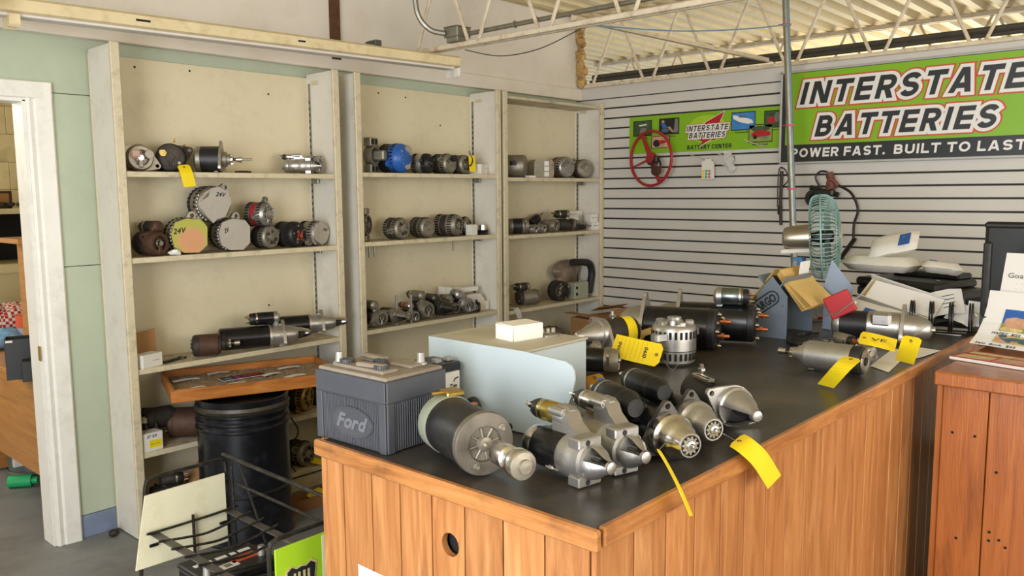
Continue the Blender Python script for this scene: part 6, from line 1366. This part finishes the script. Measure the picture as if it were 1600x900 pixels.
o_ = Vector((XL, YB_, 0)); CN = [at(px_, py_, 'y', YB_-.012)-o_ for px_, py_ in ((226, 775), (350, 739), (356, 845), (212, 892))]
G().prism([(p.x, p.z) for p in CN], -.015, -.009, axis='Y').obj('back_panel', m_cream, t, 0)
TP = frame((0, -.012, .715), (1, 0, 0), (0, 0, -1))
for x in (.01, wx-.03): G(TP).box((x, .20, -.008), (.03, .010, .008), .002).obj('panel_clip', m_blk, t, 0)
FP_ = frame((0, dy-.008, 0), (1, 0, 0), (0, 0, 1)); GP = G(FP_).box((wx/2+.012, .56, 0), (wx+.0, .30, .006), .001).obj('front_panel', m_grnl, t, 0)
G(FP_).box((wx-.030, .545, .004), (.115, .26, .002), 0).obj('red_border', m_redp, t, 0); G(FP_).box((wx-.020, .540, .0055), (.085, .24, .002), 0).obj('white_field', m_signw, t, 0)
SHD = [(-.045, .035), (-.030, .045), (-.015, .036), (0, .040), (.015, .036), (.030, .045), (.045, .035), (.040, .0), (.042, -.03), (.0, -.06), (-.042, -.03), (-.040, 0)]
for k_, m_, z_ in ((1.12, m_straw, .0036), (1, m_signk, .0046)): g = G(FP_ @ Tr(.090, .600, z_)); g.prism([(x*k_, y*k_) for x, y in SHD][::-1], 0, .0008, axis='Z'); g.obj('crest_emblem', m_, t, 0)
g = G(FP_ @ Tr(.090, .600, .0058))
for x in (-.022, -.008, .008, .022): g.box((x, .012, 0), (.007, .03, .0006))
tag(g.obj('crest_bars', m_straw, t, 0), kind='stuff'); G(FP_).box((.165, .56, .0035), (.012, .29, .0008), 0).obj('pale_stripe', m_cream, t, 0)
G().box((wx/2, dy/2, .30), (wx-.02, -dy-.02, .006), .001).obj('lower_shelf', m_rackf, t, 0)
t = thing('car_battery', 'large black battery lying in the wire rack with white label text', 'battery', (XL+.01, -1.845, .3045), 0)
G().box((.130, .09, .085), (.235, .20, .17), .006).obj('case', m_plast, t); G().box((.130, .09, .176), (.240, .205, .016), .004).obj('lid', m_blk2, t)
for x in (.035, .225): G().lathe([(.184, .013), (.215, .011), (.216, 0)], 14, c=(x, .045 if x < .1 else .05, 0), axis='Z', cap=False).obj('lead_post', m_lead, t)

for k, l in enumerate((.03, .018, .045, .022, .05)): G().box((.045+.04*k, .125, .1850), (l*.8, .018, .0012)).obj('label_strip', m_signw, t, 0)

G().box((.175, .075, .1850), (.09, .04, .0015), 0).obj('warning_label', m_signr, t, 0); G().box((.11, .055, .1850), (.065, .035, .0015), 0).obj('code_label', m_boxw, t, 0); G().box((.11, .055, .1855), (.024, .022, .0015), 0).obj('code_print', m_gpic, t, 0)
t = thing('car_battery', 'second black battery in the wire rack, nearer the green panel', 'battery', (XL+.01, -2.075, .3045), 0)
G().box((.130, .09, .075), (.235, .18, .15), .006).obj('case', m_plast, t); G().box((.130, .09, .156), (.240, .185, .016), .004).obj('lid', m_blk2, t)
for k in range(8): G().box((.025+.029*k, -.001, .09), (.004, .004, .10), .001).obj('rib', m_plast, t, 0)
for x in (.035, .225): G().lathe([(.164, .013), (.195, .011), (.196, 0)], 14, c=(x, .15, 0), axis='Z', cap=False).obj('lead_post', m_lead, t)
for k in range(3):
    a = random.uniform(0, 6); p = ((-3.86, -.12, .02), (-3.83, -.07, .012), (-3.86, -.30, .008))[k]
t = thing('debris_lump', 'small dark lump of dirt at the foot of the green wall', 'debris', (-3.80, -.09, 0)); g = G(); g.ball((0, 0, .018), .03, 8, (1, .8, .6), .2); g.obj('lump', m_iron, t)

# ================================================================== ROOM BEYOND THE DOORWAY
g = G(); g.box((-3.9, 2.66, 1.5), (3.0, .1, 3.0)); far = struct('wall_office', g, m_cinder)
blk_ = G().box((0, 0, 0), (.398, .03, .196), .003).mesh('cinder_block', m_cinder, 0)
for r_ in range(7):
    for c in range(4): o = link('cinder_block', blk_, far); o.location = (-4.32+.4*c+(.2 if r_ % 2 else 0), 2.60, 1.40+.198*r_)
g = G(); g.box((-2.7, 1.35, 1.5), (.1, 2.5, 3.0)); struct('wall_office_right', g, m_cinder)
g = G(); g.box((-5.95, 1.35, 1.5), (.1, 2.5, 3.0)); struct('wall_office_left', g, m_dry)
# lateral file
FX, FY_, = -3.62, 2.05
t = thing('filing_cabinet', 'cream lateral filing cabinet with a dark open shelf behind the desk', 'cabinet', (FX, FY_, 0)); 
G().box((0, .22, .60), (1.5, .44, 1.20), .004).obj('carcass', m_file, t, 0); G().box((0, .22, 1.55), (1.5, .46, .035), .004).obj('top_board', m_file, t, 0)
for s in (-1, 1): G().box((s*.735, .22, 1.37), (.03, .44, .33), 0).obj('side_panel', m_file, t, 0)
G().box((0, .42, 1.37), (1.46, .02, .33)).obj('back_panel', m_dark, t, 0)
for k in range(3):
    d = G().box((0, -.012, 1.04-.33*k), (1.46, .026, .30), .005).obj('drawer', m_file, t, 0); G().box((0, -.03, 1.15-.33*k), (1.40, .012, .02), .003).obj('drawer_pull', m_file, d, 0)
for px_, lb, w_, h_ in ((6, 'small dark framed picture on top of the filing cabinet', .16, .12), (50, 'dark oddment on top of the filing cabinet beside the door casing', .07, .28)):
    p = (xat(px_, FY_+.1, 1.6), FY_+.18, 1.5675); t = thing('framed_picture' if px_ == 6 else 'dark_ornament', lb, 'picture' if px_ == 6 else 'ornament', p, .2)
    G().box((0, 0, h_/2), (w_, .02, h_), .004).obj('frame' if px_ == 6 else 'body', m_brown if px_ == 6 else m_iron, t, 0); G().box((0, -.012, h_/2), (w_*.7, .002, h_*.7)).obj('inset', m_card if px_ == 6 else m_steel, t, 0)
t = thing('rubble_pile', 'low pile of dark scraps along the top of the filing cabinet', 'scraps', (-3.5, FY_+.08, 1.5675)); 
for k in range(9): g = G(); g.ball((-.25+.07*k, random.uniform(-.03, .03), .028), .035, 7, (1.2, .8, .5), .3); g.obj('scrap', m_iron, t)
# desk
t = thing('office_desk', 'brown veneer desk with a deep front panel seen through the doorway', 'desk', (-3.985, .26, 0))
G().box((.38, .55, .745), (.78, 1.40, .03), .004).obj('desktop', m_desk, t, 0); G().box((.012, .55, .50), (.024, 1.36, .47), .002).obj('modesty_panel', m_desk, t, 0)
for y in (-.10, 1.2): G().box((.42, y, .37), (.66, .03, .72), .002).obj('side_panel', m_desk, t, 0)
t = thing('desk_hutch_panel', 'upright orange wood end panel with a cap standing on the desk', 'panel', (xat(60, .42, 1.0), .42, .76)); G().box((.0, .02, .33), (.05, .26, .66), .003).obj('panel', m_desk, t, 0); G().box((-.03, .02, .672), (.15, .30, .024), .003).obj('cap', m_desk, t, 0)
D = lambda px, py: tuple(at(px, py, 'z', .76))
p = D(38, 585); p = (p[0]-.03, p[1]-.06); t = thing('pen_box', 'tall black open desk box on the brown desk', 'box', (p[0], p[1], .76), R(-20)); 
for c, d in (((0, -.055, .10), (.12, .006, .2)), ((0, .055, .10), (.12, .006, .2)), ((-.057, 0, .10), (.006, .11, .2)), ((.057, 0, .10), (.006, .11, .2)), ((0, 0, .004), (.12, .11, .008))): G().box(c, d, .001).obj('box_side', m_plast, t, 0)
G().box((.04, -.1, .05), (.06, .07, .10), .002).obj('front_box', m_plast, t, 0); G().box((-.04, -.06, .19), (.03, .002, .01), 0).obj('label', m_boxw, t, 0)
p = D(46, 574); t = thing('small_carton', 'small purple and white carton in front of the black desk box', 'box', (p[0]-.02, p[1]-.10, .76), R(-25)); G().box((0, 0, .022), (.05, .03, .044), .001).obj('carton', m_purple, t, 0); G().box((.02, -.0155, .022), (.012, .001, .03)).obj('label', m_boxw, t, 0)
p = D(8, 545); t = thing('plastic_bag', 'blue and yellow plastic bag lying on the desk', 'bag', (p[0], p[1], .76)); g = G(); g.ball((0, 0, .06), .10, 14, (1.2, 1, .6), .10); g.obj('bag', m_bluebag, t, 40)
p = D(20, 540); t = thing('checked_cloth', 'red and white checked cloth bundle on the back of the desk', 'cloth', (p[0]+.05, p[1]+.12, .76)); g = G(); g.ball((0, 0, .13), .12, 16, (1.5, .9, .95), .08); g.ball((-.14, 0, .2), .09, 12, (1, .9, 1.1), .08); g.obj('cloth', m_plaid, t, 60)
p = D(50, 545); t = thing('red_basket', 'small red and clear plastic tub beside the checked cloth', 'tub', (p[0]+.02, p[1]+.1, .76)); G().lathe([(0, .05), (.12, .06)], 16, axis='Z').obj('tub', m_clear, t); G().lathe([(.12, .065), (.19, .06)], 16, axis='Z').obj('lid', m_signr, t)
t = thing('metal_bucket', 'green-grey metal bucket under the desk', 'bucket', (-3.70, 1.27, 0)); G().lathe([(0, .14), (.02, .145), (.03, .14), (.26, .15), (.265, .155), (.27, .145)], 28, axis='Z').obj('pail', m_bucket, t); G().lathe([(.02, .15), (.035, .15)], 28, axis='Z', cap=False).obj('base_band', m_galv, t); G().box((-.12, -.09, .12), (.05, .03, .09), .002, M=None).obj('label', m_boxw, t, 0)
p = at(8, 712, 'y', 1.0); t = thing('green_toy_block', 'bright green plastic bottle lying under the desk', 'bottle', (-3.86, 1.02, 0), R(-35)); G().cyl((-.06, 0, .035), (.06, 0, .035), .035, 12).obj('bottle_body', m_gplast, t); G().cyl((.06, 0, .035), (.09, 0, .035), .02, 10).obj('cap', m_gplast, t)
